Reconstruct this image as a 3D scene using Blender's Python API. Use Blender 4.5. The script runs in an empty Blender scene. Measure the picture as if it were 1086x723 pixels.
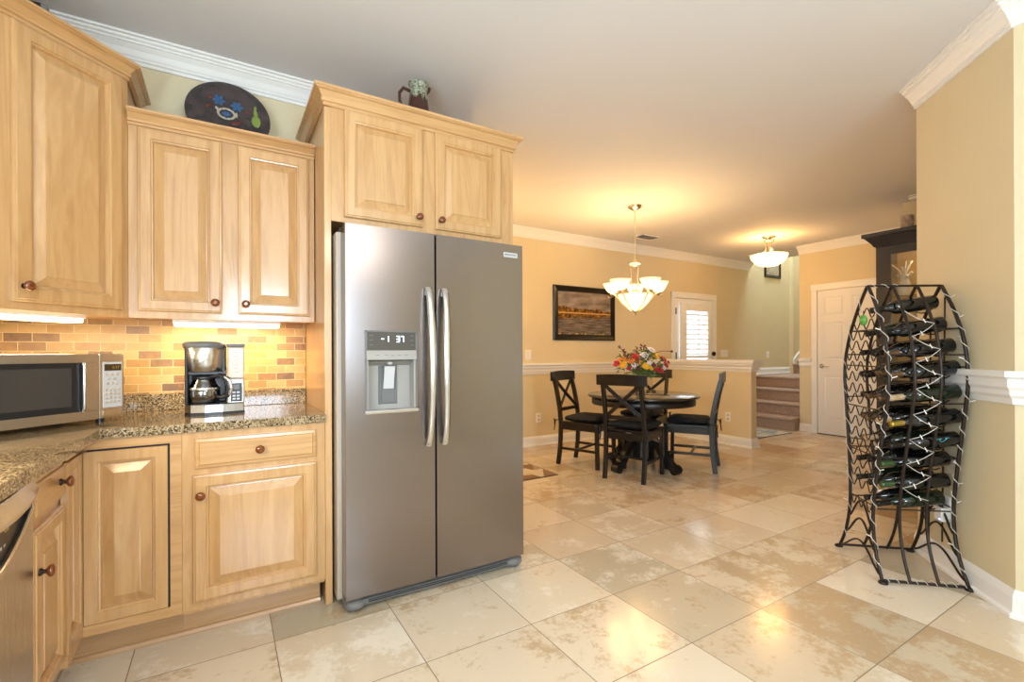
import bpy, math, random
from mathutils import Vector, Matrix
random.seed(7)
PI = math.pi
SC = bpy.context.scene
COL = SC.collection

# ------------------------------------------------------------------ camera
FPX, YAW, ROLL, CYP, EYE = 501.677, math.radians(31.40891), math.radians(-0.22248), 373.57, 1.16
cam_d = bpy.data.cameras.new('camera')
cam = bpy.data.objects.new('camera', cam_d)
COL.objects.link(cam)
cam_d.sensor_fit = 'HORIZONTAL'
cam_d.sensor_width = 36.0
cam_d.lens = FPX / 1086.0 * 36.0
cam_d.shift_y = (CYP - 361.5) / 1086.0
cam_d.clip_start = 0.02
_r = Vector((math.cos(YAW), -math.sin(YAW), 0)); _f = Vector((math.sin(YAW), math.cos(YAW), 0)); _u = Vector((0, 0, 1))
_r2 = _r * math.cos(ROLL) + _u * math.sin(ROLL)
_u2 = _u * math.cos(ROLL) - _r * math.sin(ROLL)
cm = Matrix.Identity(4)
for i in range(3):
    cm[i][0] = _r2[i]; cm[i][1] = _u2[i]; cm[i][2] = -_f[i]
cm[2][3] = EYE
cam.matrix_world = cm
SC.camera = cam

# ------------------------------------------------------------------ world, exposure, large lights
SC.view_settings.view_transform = 'Standard'
SC.view_settings.look = 'None'
SC.view_settings.gamma = 1.0
SC.view_settings.use_curve_mapping = False
SC.view_settings.exposure = 0.55
SC.cycles.use_denoising = True
SC.cycles.max_bounces = 8
SC.cycles.diffuse_bounces = 5
SC.cycles.glossy_bounces = 4
SC.cycles.transmission_bounces = 6
SC.cycles.sample_clamp_indirect = 6.0
world = bpy.data.worlds.new('sky'); SC.world = world
world.use_nodes = True
world.node_tree.nodes['Background'].inputs[0].default_value = (0.75, 0.87, 1.0, 1)
world.node_tree.nodes['Background'].inputs[1].default_value = 0.6

def area(name, loc, direction, sx, sy, watts, color):
    d = bpy.data.lights.new(name, 'AREA'); d.shape = 'RECTANGLE'; d.size = sx; d.size_y = sy
    d.energy = watts; d.color = color
    o = bpy.data.objects.new(name, d); COL.objects.link(o)
    o.location = loc
    o.rotation_euler = Vector(direction).to_track_quat('-Z', 'Y').to_euler()
    return o
def point(name, loc, watts, color, r=0.05):
    d = bpy.data.lights.new(name, 'POINT'); d.energy = watts; d.color = color; d.shadow_soft_size = r
    o = bpy.data.objects.new(name, d); COL.objects.link(o); o.location = loc
    return o
DAY = (0.66, 0.83, 1.0)
WARM = (1.0, 0.63, 0.28)
CEILZ = 2.678
area('daylight_back_window', (0.38, -2.55, 1.6), (0, 1, 0.25), 0.85, 1.4, 74, DAY)
area('strip_glow_left_run', (-0.80, 1.35, 1.29), (0.15, 0, -1), 0.05, 1.0, 9.0, (1.0, 0.78, 0.45))
area('daylight_left_fill', (-1.02, 0.0, 1.55), (1, 0.1, 0.22), 1.5, 1.1, 92, DAY)  # added cool fill from the left wall, which has no window opening
point('kitchen_fill_light', (1.1, -0.9, CEILZ - 0.35), 20, (1.0, 0.92, 0.82), 0.18)  # added fill to lift the kitchen and its ceiling; no fixture exists
point('dining_fill_light', (1.9, 4.3, 1.75), 24, WARM, 0.16)  # added warm fill hidden behind the fridge to brighten the dining walls
area('daylight_stair_window', (8.4, 4.3, 4.9), (-0.15, 0.2, -1), 0.9, 0.9, 75, DAY)

# ------------------------------------------------------------------ materials
def new_mat(name):
    m = bpy.data.materials.new(name); m.use_nodes = True
    nt = m.node_tree; b = nt.nodes['Principled BSDF']
    return m, nt, b
def node(nt, typ, props=None, **ins):
    n = nt.nodes.new(typ)
    for k, v in (props or {}).items(): setattr(n, k, v)
    for k, v in ins.items():
        key = k.replace('_', ' ')
        s = n.inputs[key] if key in n.inputs else n.inputs[int(k[1:])]
        if isinstance(v, bpy.types.NodeSocket): nt.links.new(v, s)
        else: s.default_value = v
    return n
def ramp(nt, fac, stops, interp='LINEAR'):
    n = nt.nodes.new('ShaderNodeValToRGB'); cr = n.color_ramp; cr.interpolation = interp
    while len(cr.elements) < len(stops): cr.elements.new(0.5)
    for e, (p, c) in zip(cr.elements, stops):
        e.position = p; e.color = (*c, 1) if len(c) == 3 else c
    nt.links.new(fac, n.inputs[0])
    return n.outputs[0]
def mixc(nt, fac, a, b, mode='MIX'):
    n = nt.nodes.new('ShaderNodeMix'); n.data_type = 'RGBA'; n.blend_type = mode
    for s, v in ((n.inputs[0], fac), (n.inputs[6], a), (n.inputs[7], b)):
        if isinstance(v, bpy.types.NodeSocket): nt.links.new(v, s)
        else: s.default_value = v if not isinstance(v, tuple) else ((*v, 1) if len(v) == 3 else v)
    return n.outputs[2]
def mth(nt, op, a, b=None, c=None):
    n = nt.nodes.new('ShaderNodeMath'); n.operation = op
    for i, v in enumerate((a, b, c)):
        if v is None: continue
        if isinstance(v, bpy.types.NodeSocket): nt.links.new(v, n.inputs[i])
        else: n.inputs[i].default_value = v
    return n.outputs[0]
def objco(nt, scale=(1, 1, 1), rot=(0, 0, 0)):
    tc = nt.nodes.new('ShaderNodeTexCoord')
    mp = node(nt, 'ShaderNodeMapping', Vector=tc.outputs['Object'], Scale=scale, Rotation=rot)
    return mp.outputs[0]
def bump(nt, b, h, strength=0.2, dist=0.002):
    n = node(nt, 'ShaderNodeBump', Strength=strength, Distance=dist, Height=h)
    nt.links.new(n.outputs[0], b.inputs['Normal'])
def simple(name, col, rough=0.5, metal=0.0, noise=0.0, nscale=8.0, bmp=0.0, **kw):
    m, nt, b = new_mat(name)
    b.inputs['Base Color'].default_value = (*col, 1)
    b.inputs['Roughness'].default_value = rough
    b.inputs['Metallic'].default_value = metal
    for k, v in kw.items(): b.inputs[k.replace('_', ' ')].default_value = v
    if noise or bmp:
        nz = node(nt, 'ShaderNodeTexNoise', Vector=objco(nt), Scale=nscale, Detail=5.0)
        if noise:
            c = ramp(nt, nz.outputs[0], [(0.3, tuple(x * (1 - noise) for x in col)), (0.7, tuple(min(1, x * (1 + noise)) for x in col))])
            nt.links.new(c, b.inputs['Base Color'])
        if bmp: bump(nt, b, nz.outputs[0], bmp)
    return m
def emit(name, col, strength, base=None):
    m, nt, b = new_mat(name)
    b.inputs['Base Color'].default_value = (*(base or col), 1)
    b.inputs['Emission Color'].default_value = (*col, 1)
    b.inputs['Emission Strength'].default_value = strength
    b.inputs['Roughness'].default_value = 0.35
    return m
def wood(name, light, mid, dark, axis='Z', rough=0.3):
    m, nt, b = new_mat(name)
    s = {'Z': (9, 9, 0.9), 'X': (0.9, 9, 9), 'Y': (9, 0.9, 9)}[axis]
    oi = nt.nodes.new('ShaderNodeObjectInfo')
    tc = nt.nodes.new('ShaderNodeTexCoord')
    off = node(nt, 'ShaderNodeVectorMath', {'operation': 'MULTIPLY_ADD'}, n0=oi.outputs['Random'], n1=(7.0, 5.0, 9.0), n2=tc.outputs['Object'])
    mp = node(nt, 'ShaderNodeMapping', Vector=off.outputs[0], Scale=s)
    n1 = node(nt, 'ShaderNodeTexNoise', Vector=mp.outputs[0], Scale=1.0, Detail=4.0, Distortion=1.2)
    w = node(nt, 'ShaderNodeMath', {'operation': 'SINE'}, n0=mth(nt, 'MULTIPLY', n1.outputs[0], 34.0))
    n2 = node(nt, 'ShaderNodeTexNoise', Vector=mp.outputs[0], Scale=5.0, Detail=6.0, Roughness=0.7)
    f = mth(nt, 'ADD', mth(nt, 'MULTIPLY', w.outputs[0], 0.075), mth(nt, 'ADD', mth(nt, 'MULTIPLY', n2.outputs[0], 0.45), mth(nt, 'MULTIPLY', n1.outputs[0], 0.45)))
    f = mth(nt, 'ADD', f, mth(nt, 'MULTIPLY', mth(nt, 'SUBTRACT', oi.outputs['Random'], 0.5), 0.10))
    c = ramp(nt, f, [(0.22, dark), (0.45, mid), (0.68, light)])
    nt.links.new(c, b.inputs['Base Color'])
    b.inputs['Roughness'].default_value = rough
    b.inputs['Coat Weight'].default_value = 0.6
    b.inputs['Coat Roughness'].default_value = 0.12
    bump(nt, b, n2.outputs[0], 0.06, 0.001)
    return m
def brushed(name, col, rough=0.3, axis='X', aniso=0.0):
    m, nt, b = new_mat(name)
    s = {'X': (2.0, 200, 900), 'Z': (900, 900, 2.0)}[axis]
    n = node(nt, 'ShaderNodeTexNoise', Vector=objco(nt, s), Scale=3.0, Detail=4.0)
    c = ramp(nt, n.outputs[0], [(0.3, tuple(x * 0.97 for x in col)), (0.7, col)])
    nt.links.new(c, b.inputs['Base Color'])
    b.inputs['Metallic'].default_value = 1.0
    r = node(nt, 'ShaderNodeMapRange', n0=n.outputs[0], n1=0.3, n2=0.7, n3=rough - 0.015, n4=rough + 0.02)
    nt.links.new(r.outputs[0], b.inputs['Roughness'])
    return m

M = {}
ML, MM, MD = (0.645, 0.392, 0.178), (0.575, 0.330, 0.135), (0.47, 0.25, 0.092)
M['maple'] = wood('maple', ML, MM, MD, 'Z')
M['maple_h'] = wood('maple_horizontal', ML, MM, MD, 'X')
M['maple_hy'] = wood('maple_horizontal_y', ML, MM, MD, 'Y')
M['maple_toe'] = wood('maple_stained_shaded_toe', (0.50, 0.30, 0.15), (0.45, 0.26, 0.12), (0.38, 0.21, 0.09), 'X')  # stained toe wood, with some recess shade mixed into its colour
M['maple_dark'] = wood('maple_groove', (0.42, 0.24, 0.11), (0.36, 0.20, 0.09), (0.28, 0.15, 0.07), 'X')
M['paint'] = simple('wall_paint', (0.66, 0.565, 0.365), 0.62, noise=0.02, nscale=3, bmp=0.02)
M['ceiling'] = simple('ceiling_paint', (0.69, 0.685, 0.685), 0.8, noise=0.01, nscale=2)
M['white'] = simple('white_trim_paint', (0.80, 0.79, 0.76), 0.35)
M['white_plastic'] = simple('white_plastic', (0.83, 0.81, 0.76), 0.3)
M['black'] = simple('black_painted_wood', (0.007, 0.006, 0.006), 0.30, noise=0.2, nscale=20)
M['black_top'] = simple('black_table_top', (0.016, 0.014, 0.014), 0.16, Coat_Weight=0.5)
M['fabric_black'] = simple('black_cushion_fabric', (0.010, 0.010, 0.011), 0.85, bmp=0.3, nscale=250)
M['iron'] = simple('dark_iron', (0.030, 0.022, 0.018), 0.42, metal=0.6, noise=0.3, nscale=30)
M['steel'] = brushed('brushed_steel', (0.275, 0.243, 0.235), 0.25, 'X')
M['steel_light'] = brushed('light_brushed_steel', (0.62, 0.60, 0.56), 0.30, 'X')
M['steel_v'] = brushed('brushed_steel_vertical', (0.56, 0.545, 0.52), 0.28, 'Z')
M['handle_steel'] = simple('satin_steel_handle', (0.66, 0.66, 0.66), 0.22, metal=1.0)
M['grey_case'] = simple('grey_painted_steel', (0.50, 0.42, 0.33), 0.38, metal=0.0, bmp=0.08, nscale=400)
M['grey_plastic'] = simple('grey_plastic', (0.15, 0.148, 0.145), 0.42)
M['mid_grey'] = simple('mid_grey_plastic', (0.33, 0.31, 0.28), 0.42)
M['light_grey'] = simple('light_grey_plastic', (0.55, 0.55, 0.55), 0.35)
M['black_plastic'] = simple('black_plastic', (0.015, 0.015, 0.017), 0.3)
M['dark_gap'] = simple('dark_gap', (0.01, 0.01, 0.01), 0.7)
M['dark_glass'] = simple('dark_glass', (0.055, 0.05, 0.045), 0.07)
M['display'] = emit('lit_display', (0.8, 0.9, 1.0), 1.6)
M['display_amber'] = simple('amber_display', (0.05, 0.035, 0.015), 0.15)
M['nickel'] = simple('brushed_nickel', (0.62, 0.52, 0.38), 0.28, metal=1.0)
M['bronze'] = simple('amber_knob', (0.20, 0.05, 0.010), 0.15, metal=0.2, Coat_Weight=0.6)
M['bronze_stem'] = simple('dark_bronze', (0.03, 0.022, 0.02), 0.3, metal=0.8)
def frosted(name, strength):
    m = emit(name, (1.0, 0.74, 0.42), strength, (0.9, 0.86, 0.76)); nt = m.node_tree
    tr = node(nt, 'ShaderNodeBsdfTransparent', Color=(1.0, 0.93, 0.80, 1))
    mx = node(nt, 'ShaderNodeMixShader', n0=0.62, n1=nt.nodes['Principled BSDF'].outputs[0], n2=tr.outputs[0])
    nt.links.new(mx.outputs[0], nt.nodes['Material Output'].inputs[0])
    return m
M['shade'] = frosted('lit_frosted_shade', 1.1)
M['bowl'] = frosted('lit_frosted_bowl', 1.2)
M['bulb'] = emit('lit_bulb', (1.0, 0.80, 0.50), 9.0)
M['strip'] = emit('lit_strip_lens', (1.0, 0.83, 0.52), 6.0)
M['daylit'] = emit('daylit_glass', (0.70, 0.86, 1.0), 1.6)
M['louver'] = simple('louver_white', (0.80, 0.80, 0.78), 0.4)
M['bottle'] = simple('dark_bottle_glass', (0.004, 0.004, 0.004), 0.08, Coat_Weight=0.4)
M['bottle_green'] = simple('green_bottle_glass', (0.007, 0.013, 0.006), 0.08, Coat_Weight=0.4)
M['foil_black'] = simple('black_foil', (0.02, 0.017, 0.015), 0.3, metal=0.5)
M['foil_gold'] = simple('gold_foil', (0.45, 0.32, 0.06), 0.3, metal=0.7)
M['foil_green'] = simple('green_foil', (0.06, 0.11, 0.04), 0.35, metal=0.4)
M['foil_brown'] = simple('brown_foil', (0.16, 0.09, 0.04), 0.35, metal=0.4)
M['cork'] = simple('cork', (0.50, 0.34, 0.19), 0.8, noise=0.2, nscale=60)
M['cyan_ink'] = simple('cyan_ink', (0.05, 0.45, 0.55), 0.4)
M['wire_white'] = simple('white_light_string', (0.62, 0.58, 0.52), 0.4)
M['bulb_clear'] = simple('small_clear_bulb', (0.85, 0.80, 0.72), 0.1)
M['navy'] = simple('blackened_navy_wood', (0.022, 0.026, 0.036), 0.35, Coat_Weight=0.2)
M['taupe'] = simple('cabinet_interior', (0.50, 0.33, 0.15), 0.5)
M['stone'] = simple('mottled_stone', (0.42, 0.33, 0.24), 0.7, noise=0.45, nscale=25)
M['crystal'] = simple('pale_crystal', (0.75, 0.73, 0.70), 0.08, Coat_Weight=0.6)
M['red'] = simple('red_petal', (0.50, 0.018, 0.03), 0.55)
M['yellow'] = simple('yellow_petal', (0.85, 0.46, 0.02), 0.5)
M['orange'] = simple('orange_petal', (0.80, 0.25, 0.03), 0.5)
M['whitep'] = simple('pale_petal', (0.72, 0.68, 0.72), 0.5)
M['burg'] = simple('burgundy_berry', (0.10, 0.012, 0.025), 0.35)
M['leaf'] = simple('leaf_green', (0.12, 0.19, 0.05), 0.5, noise=0.3, nscale=20)
M['leaf_light'] = simple('pale_leaf_green', (0.32, 0.38, 0.12), 0.5)
M['brown_glaze'] = simple('brown_glaze', (0.055, 0.020, 0.014), 0.2)
M['plate_glaze'] = simple('dark_brown_plate_glaze', (0.040, 0.028, 0.030), 0.2, noise=0.7, nscale=11, bmp=0.5, Coat_Weight=0.8)
M['blue_glaze'] = simple('blue_glaze', (0.035, 0.10, 0.22), 0.2)
M['cream_glaze'] = simple('cream_glaze', (0.42, 0.38, 0.31), 0.25)
M['green_glaze'] = simple('green_glaze', (0.20, 0.27, 0.05), 0.25)
M['rust_glaze'] = simple('rust_glaze', (0.12, 0.03, 0.02), 0.25)
M['brownboard'] = simple('dark_red_brown_wood', (0.055, 0.022, 0.014), 0.4, noise=0.2, nscale=10)
M['boardedge'] = simple('grey_edge', (0.25, 0.25, 0.25), 0.5)

def glass_mat(name, tint, alpha=0.22):
    m, nt, b = new_mat(name)
    tr = node(nt, 'ShaderNodeBsdfTransparent', Color=(*tint, 1))
    gl = node(nt, 'ShaderNodeBsdfGlossy', Color=(1, 1, 1, 1), Roughness=0.03)
    fr = node(nt, 'ShaderNodeFresnel', IOR=1.5)
    mx = node(nt, 'ShaderNodeMixShader', n0=mth(nt, 'ADD', mth(nt, 'MULTIPLY', fr.outputs[0], 0.9), alpha * 0.3), n1=tr.outputs[0], n2=gl.outputs[0])
    nt.links.new(mx.outputs[0], nt.nodes['Material Output'].inputs[0])
    return m
M['glass'] = glass_mat('clear_glass', (0.93, 0.95, 0.94))
M['smoke_glass'] = glass_mat('coffee_carafe_glass', (0.42, 0.40, 0.38), 0.5)
M['tank'] = simple('frosted_tank', (0.62, 0.50, 0.40), 0.25)

def m_granite():
    m, nt, b = new_mat('granite')
    co = objco(nt)
    v = node(nt, 'ShaderNodeTexVoronoi', Vector=co, Scale=260.0)
    n1 = node(nt, 'ShaderNodeTexNoise', Vector=co, Scale=120.0, Detail=3.0)
    n2 = node(nt, 'ShaderNodeTexNoise', Vector=co, Scale=9.0, Detail=3.0)
    sep = node(nt, 'ShaderNodeSeparateColor', Color=v.outputs['Color'])
    c = ramp(nt, sep.outputs[0], [(0.0, (0.02, 0.017, 0.013)), (0.12, (0.16, 0.11, 0.06)), (0.26, (0.40, 0.29, 0.165)), (0.62, (0.50, 0.385, 0.235)), (0.86, (0.58, 0.475, 0.32)), (0.95, (0.10, 0.08, 0.06))], 'CONSTANT')
    dark = ramp(nt, n1.outputs[0], [(0.40, (0.05, 0.04, 0.03)), (0.52, (1, 1, 1))])
    c = mixc(nt, 0.6, c, dark, 'MULTIPLY')
    c2 = ramp(nt, n2.outputs[0], [(0.3, (0.80, 0.76, 0.70)), (0.7, (1, 1, 1))])
    c = mixc(nt, 1.0, c, c2, 'MULTIPLY')
    nt.links.new(c, b.inputs['Base Color'])
    b.inputs['Roughness'].default_value = 0.09
    return m
M['granite'] = m_granite()

def m_backsplash():
    m, nt, b = new_mat('tumbled_travertine_tiles')
    tc = nt.nodes.new('ShaderNodeTexCoord')
    sx = node(nt, 'ShaderNodeSeparateXYZ', Vector=tc.outputs['Object'])
    cx = node(nt, 'ShaderNodeCombineXYZ', X=mth(nt, 'ADD', sx.outputs[0], sx.outputs[1]), Y=sx.outputs[2], Z=0.0)
    br = node(nt, 'ShaderNodeTexBrick', {'offset': 0.5, 'squash': 1.0}, Vector=cx.outputs[0], Color1=(0, 0, 0, 1), Color2=(1, 1, 1, 1), Mortar=(0.5, 0.5, 0.5, 1), Scale=1.0, Brick_Width=0.093, Row_Height=0.0405, Mortar_Size=0.0018, Mortar_Smooth=0.3)
    n1 = node(nt, 'ShaderNodeTexNoise', Vector=cx.outputs[0], Scale=28.0, Detail=6.0, Roughness=0.7, Distortion=1.0)
    f = mth(nt, 'ADD', mth(nt, 'MULTIPLY', br.outputs['Color'], 0.66), mth(nt, 'MULTIPLY', n1.outputs[0], 0.46))
    c = ramp(nt, f, [(0.20, (0.17, 0.080, 0.022)), (0.42, (0.36, 0.18, 0.044)), (0.66, (0.49, 0.28, 0.074)), (0.92, (0.58, 0.37, 0.13))])
    c = mixc(nt, br.outputs['Fac'], c, (0.68, 0.50, 0.26))
    nt.links.new(c, b.inputs['Base Color'])
    b.inputs['Roughness'].default_value = 0.42
    h = mth(nt, 'SUBTRACT', mth(nt, 'MULTIPLY', n1.outputs[0], 0.3), br.outputs['Fac'])
    bump(nt, b, h, 0.5, 0.003)
    return m
M['backsplash'] = m_backsplash()

TX, TY, TX0, TY0 = 0.4725, 0.4445, 1.118, 1.2375
def m_floor():
    m, nt, b = new_mat('polished_travertine_floor')
    tc = nt.nodes.new('ShaderNodeTexCoord')
    sx = node(nt, 'ShaderNodeSeparateXYZ', Vector=tc.outputs['Object'])
    u = mth(nt, 'DIVIDE', mth(nt, 'SUBTRACT', sx.outputs[0], TX0), TX)
    v = mth(nt, 'DIVIDE', mth(nt, 'SUBTRACT', sx.outputs[1], TY0), TY)
    fu, fv = mth(nt, 'FLOOR', u), mth(nt, 'FLOOR', v)
    idv = node(nt, 'ShaderNodeCombineXYZ', X=fu, Y=fv, Z=3.0)
    wn = node(nt, 'ShaderNodeTexWhiteNoise', {'noise_dimensions': '3D'}, Vector=idv.outputs[0])
    rs = node(nt, 'ShaderNodeSeparateColor', Color=wn.outputs['Color'])
    off = node(nt, 'ShaderNodeVectorMath', {'operation': 'MULTIPLY_ADD'}, n0=wn.outputs['Color'], n1=(37.0, 53.0, 29.0), n2=tc.outputs['Object'])
    big = node(nt, 'ShaderNodeTexNoise', Vector=off.outputs[0], Scale=4.2, Detail=10.0, Roughness=0.68, Distortion=0.25)
    fine = node(nt, 'ShaderNodeTexNoise', Vector=off.outputs[0], Scale=38.0, Detail=6.0, Roughness=0.75)
    base = ramp(nt, rs.outputs[0], [(0.0, (0.47, 0.41, 0.30)), (0.25, (0.60, 0.50, 0.365)), (0.5, (0.70, 0.61, 0.47)), (0.75, (0.63, 0.52, 0.38)), (1.0, (0.76, 0.69, 0.57))])
    th = mth(nt, 'ADD', big.outputs[0], mth(nt, 'MULTIPLY', mth(nt, 'SUBTRACT', rs.outputs[1], 0.5), 0.30))
    th = mth(nt, 'ADD', th, mth(nt, 'MULTIPLY', mth(nt, 'SUBTRACT', fine.outputs[0], 0.5), 0.42))
    stain = ramp(nt, th, [(0.55, (0, 0, 0)), (0.66, (1, 1, 1))])
    c = mixc(nt, mth(nt, 'MULTIPLY', stain, 0.66), base, (0.43, 0.28, 0.14))
    pale = ramp(nt, th, [(0.28, (1, 1, 1)), (0.40, (0, 0, 0))])
    c = mixc(nt, mth(nt, 'MULTIPLY', pale, 0.65), c, (0.80, 0.76, 0.67))
    pit = ramp(nt, fine.outputs[0], [(0.62, (0, 0, 0)), (0.70, (1, 1, 1))])
    c = mixc(nt, mth(nt, 'MULTIPLY', mth(nt, 'MULTIPLY', pit, rs.outputs[2]), 0.55), c, (0.74, 0.66, 0.52))
    eu = mth(nt, 'MULTIPLY', mth(nt, 'MINIMUM', mth(nt, 'FRACT', u), mth(nt, 'SUBTRACT', 1.0, mth(nt, 'FRACT', u))), TX)
    ev = mth(nt, 'MULTIPLY', mth(nt, 'MINIMUM', mth(nt, 'FRACT', v), mth(nt, 'SUBTRACT', 1.0, mth(nt, 'FRACT', v))), TY)
    e = mth(nt, 'MINIMUM', eu, ev)
    g = node(nt, 'ShaderNodeMapRange', n0=e, n1=0.0014, n2=0.0024, n3=1.0, n4=0.0)
    c = mixc(nt, g.outputs[0], c, (0.20, 0.145, 0.095))
    nt.links.new(c, b.inputs['Base Color'])
    rr = mth(nt, 'ADD', mth(nt, 'ADD', 0.10, mth(nt, 'MULTIPLY', fine.outputs[0], 0.12)), mth(nt, 'MULTIPLY', g.outputs[0], 0.5))
    nt.links.new(rr, b.inputs['Roughness'])
    h = mth(nt, 'SUBTRACT', mth(nt, 'MULTIPLY', big.outputs[0], 0.25), g.outputs[0])
    bump(nt, b, h, 0.12, 0.002)
    return m
M['floor'] = m_floor()
def m_carpet():
    m, nt, b = new_mat('stair_carpet')
    co = objco(nt)
    n1 = node(nt, 'ShaderNodeTexNoise', Vector=co, Scale=120.0, Detail=3.0)
    c = ramp(nt, n1.outputs[0], [(0.35, (0.22, 0.150, 0.11)), (0.65, (0.52, 0.38, 0.29))])
    nt.links.new(c, b.inputs['Base Color']); b.inputs['Roughness'].default_value = 0.95
    bump(nt, b, n1.outputs[0], 0.8, 0.006)
    return m
M['carpet'] = m_carpet()
def m_rug(name, cols, scale):
    m, nt, b = new_mat(name)
    co = objco(nt, (1, 1, 1), (0, 0, 0.6))
    v = node(nt, 'ShaderNodeTexVoronoi', {'distance': 'MANHATTAN'}, Vector=co, Scale=scale)
    s = node(nt, 'ShaderNodeSeparateColor', Color=v.outputs['Color'])
    c = ramp(nt, s.outputs[0], [(i / len(cols), q) for i, q in enumerate(cols)], 'CONSTANT')
    nt.links.new(c, b.inputs['Base Color']); b.inputs['Roughness'].default_value = 0.9
    n1 = node(nt, 'ShaderNodeTexNoise', Vector=objco(nt), Scale=200.0)
    bump(nt, b, n1.outputs[0], 0.4, 0.003)
    return m
M['rug_brown'] = m_rug('brown_cream_rug', [(0.50, 0.42, 0.30), (0.22, 0.13, 0.07), (0.36, 0.26, 0.16), (0.58, 0.50, 0.38)], 7.0)
M['rug_blue'] = m_rug('pale_blue_rug', [(0.48, 0.52, 0.52), (0.25, 0.31, 0.35), (0.60, 0.58, 0.50), (0.36, 0.42, 0.45)], 6.0)
M['rug_edge'] = simple('rug_binding', (0.10, 0.07, 0.05), 0.9)
def m_jug():
    m, nt, b = new_mat('drip_glaze')
    co = objco(nt)
    sx = node(nt, 'ShaderNodeSeparateXYZ', Vector=co)
    n1 = node(nt, 'ShaderNodeTexNoise', Vector=objco(nt, (60, 60, 14)), Scale=1.0, Detail=3.0)
    n2 = node(nt, 'ShaderNodeTexNoise', Vector=co, Scale=90.0, Detail=3.0)
    z = mth(nt, 'ADD', sx.outputs[2], mth(nt, 'MULTIPLY', mth(nt, 'SUBTRACT', n1.outputs[0], 0.5), 0.10))
    f = ramp(nt, z, [(0.213, (0, 0, 0)), (0.222, (1, 1, 1))])
    sp = ramp(nt, n2.outputs[0], [(0.42, (0.10, 0.10, 0.05)), (0.55, (0.34, 0.36, 0.27))])
    c = mixc(nt, f, (0.060, 0.022, 0.015), sp)
    nt.links.new(c, b.inputs['Base Color']); b.inputs['Roughness'].default_value = 0.25
    return m
M['jug'] = m_jug()
def m_painting():
    m, nt, b = new_mat('lake_landscape_print')
    co = objco(nt)
    sx = node(nt, 'ShaderNodeSeparateXYZ', Vector=co)
    x, z = sx.outputs[0], sx.outputs[2]
    zz = node(nt, 'ShaderNodeMapRange', n0=z, n1=-0.36, n2=0.36, n3=0.0, n4=1.0)
    cl = node(nt, 'ShaderNodeTexNoise', Vector=objco(nt, (3, 3, 9)), Scale=1.3, Detail=6.0)
    sky = ramp(nt, cl.outputs[0], [(0.35, (0.15, 0.12, 0.10)), (0.5, (0.26, 0.21, 0.18)), (0.68, (0.40, 0.34, 0.29))])
    wa = node(nt, 'ShaderNodeTexNoise', Vector=objco(nt, (4, 4, 40)), Scale=1.4, Detail=5.0)
    water = ramp(nt, wa.outputs[0], [(0.35, (0.08, 0.065, 0.055)), (0.65, (0.22, 0.175, 0.14))])
    c = mixc(nt, ramp(nt, zz.outputs[0], [(0.50, (0, 0, 0)), (0.51, (1, 1, 1))]), water, sky)
    tn = node(nt, 'ShaderNodeTexNoise', Vector=objco(nt, (1, 1, 0.1)), Scale=7.0, Detail=5.0)
    hgt = mth(nt, 'ADD', mth(nt, 'MULTIPLY', tn.outputs[0], 0.16), mth(nt, 'MULTIPLY', x, -0.07))
    d = mth(nt, 'ABSOLUTE', mth(nt, 'SUBTRACT', zz.outputs[0], 0.505))
    tree = mth(nt, 'LESS_THAN', d, hgt)
    fl = node(nt, 'ShaderNodeTexNoise', Vector=co, Scale=26.0, Detail=4.0)
    tc_ = ramp(nt, fl.outputs[0], [(0.35, (0.045, 0.025, 0.008)), (0.55, (0.22, 0.10, 0.02)), (0.72, (0.38, 0.20, 0.05))])
    c = mixc(nt, tree, c, tc_)
    c = mixc(nt, mth(nt, 'LESS_THAN', d, 0.012), c, (0.62, 0.33, 0.10))
    gr = mth(nt, 'MULTIPLY', mth(nt, 'LESS_THAN', zz.outputs[0], 0.14), mth(nt, 'GREATER_THAN', fl.outputs[0], 0.56))
    c = mixc(nt, gr, c, (0.48, 0.36, 0.07))
    nt.links.new(c, b.inputs['Base Color']); b.inputs['Roughness'].default_value = 0.25
    return m
M['painting'] = m_painting()

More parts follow.
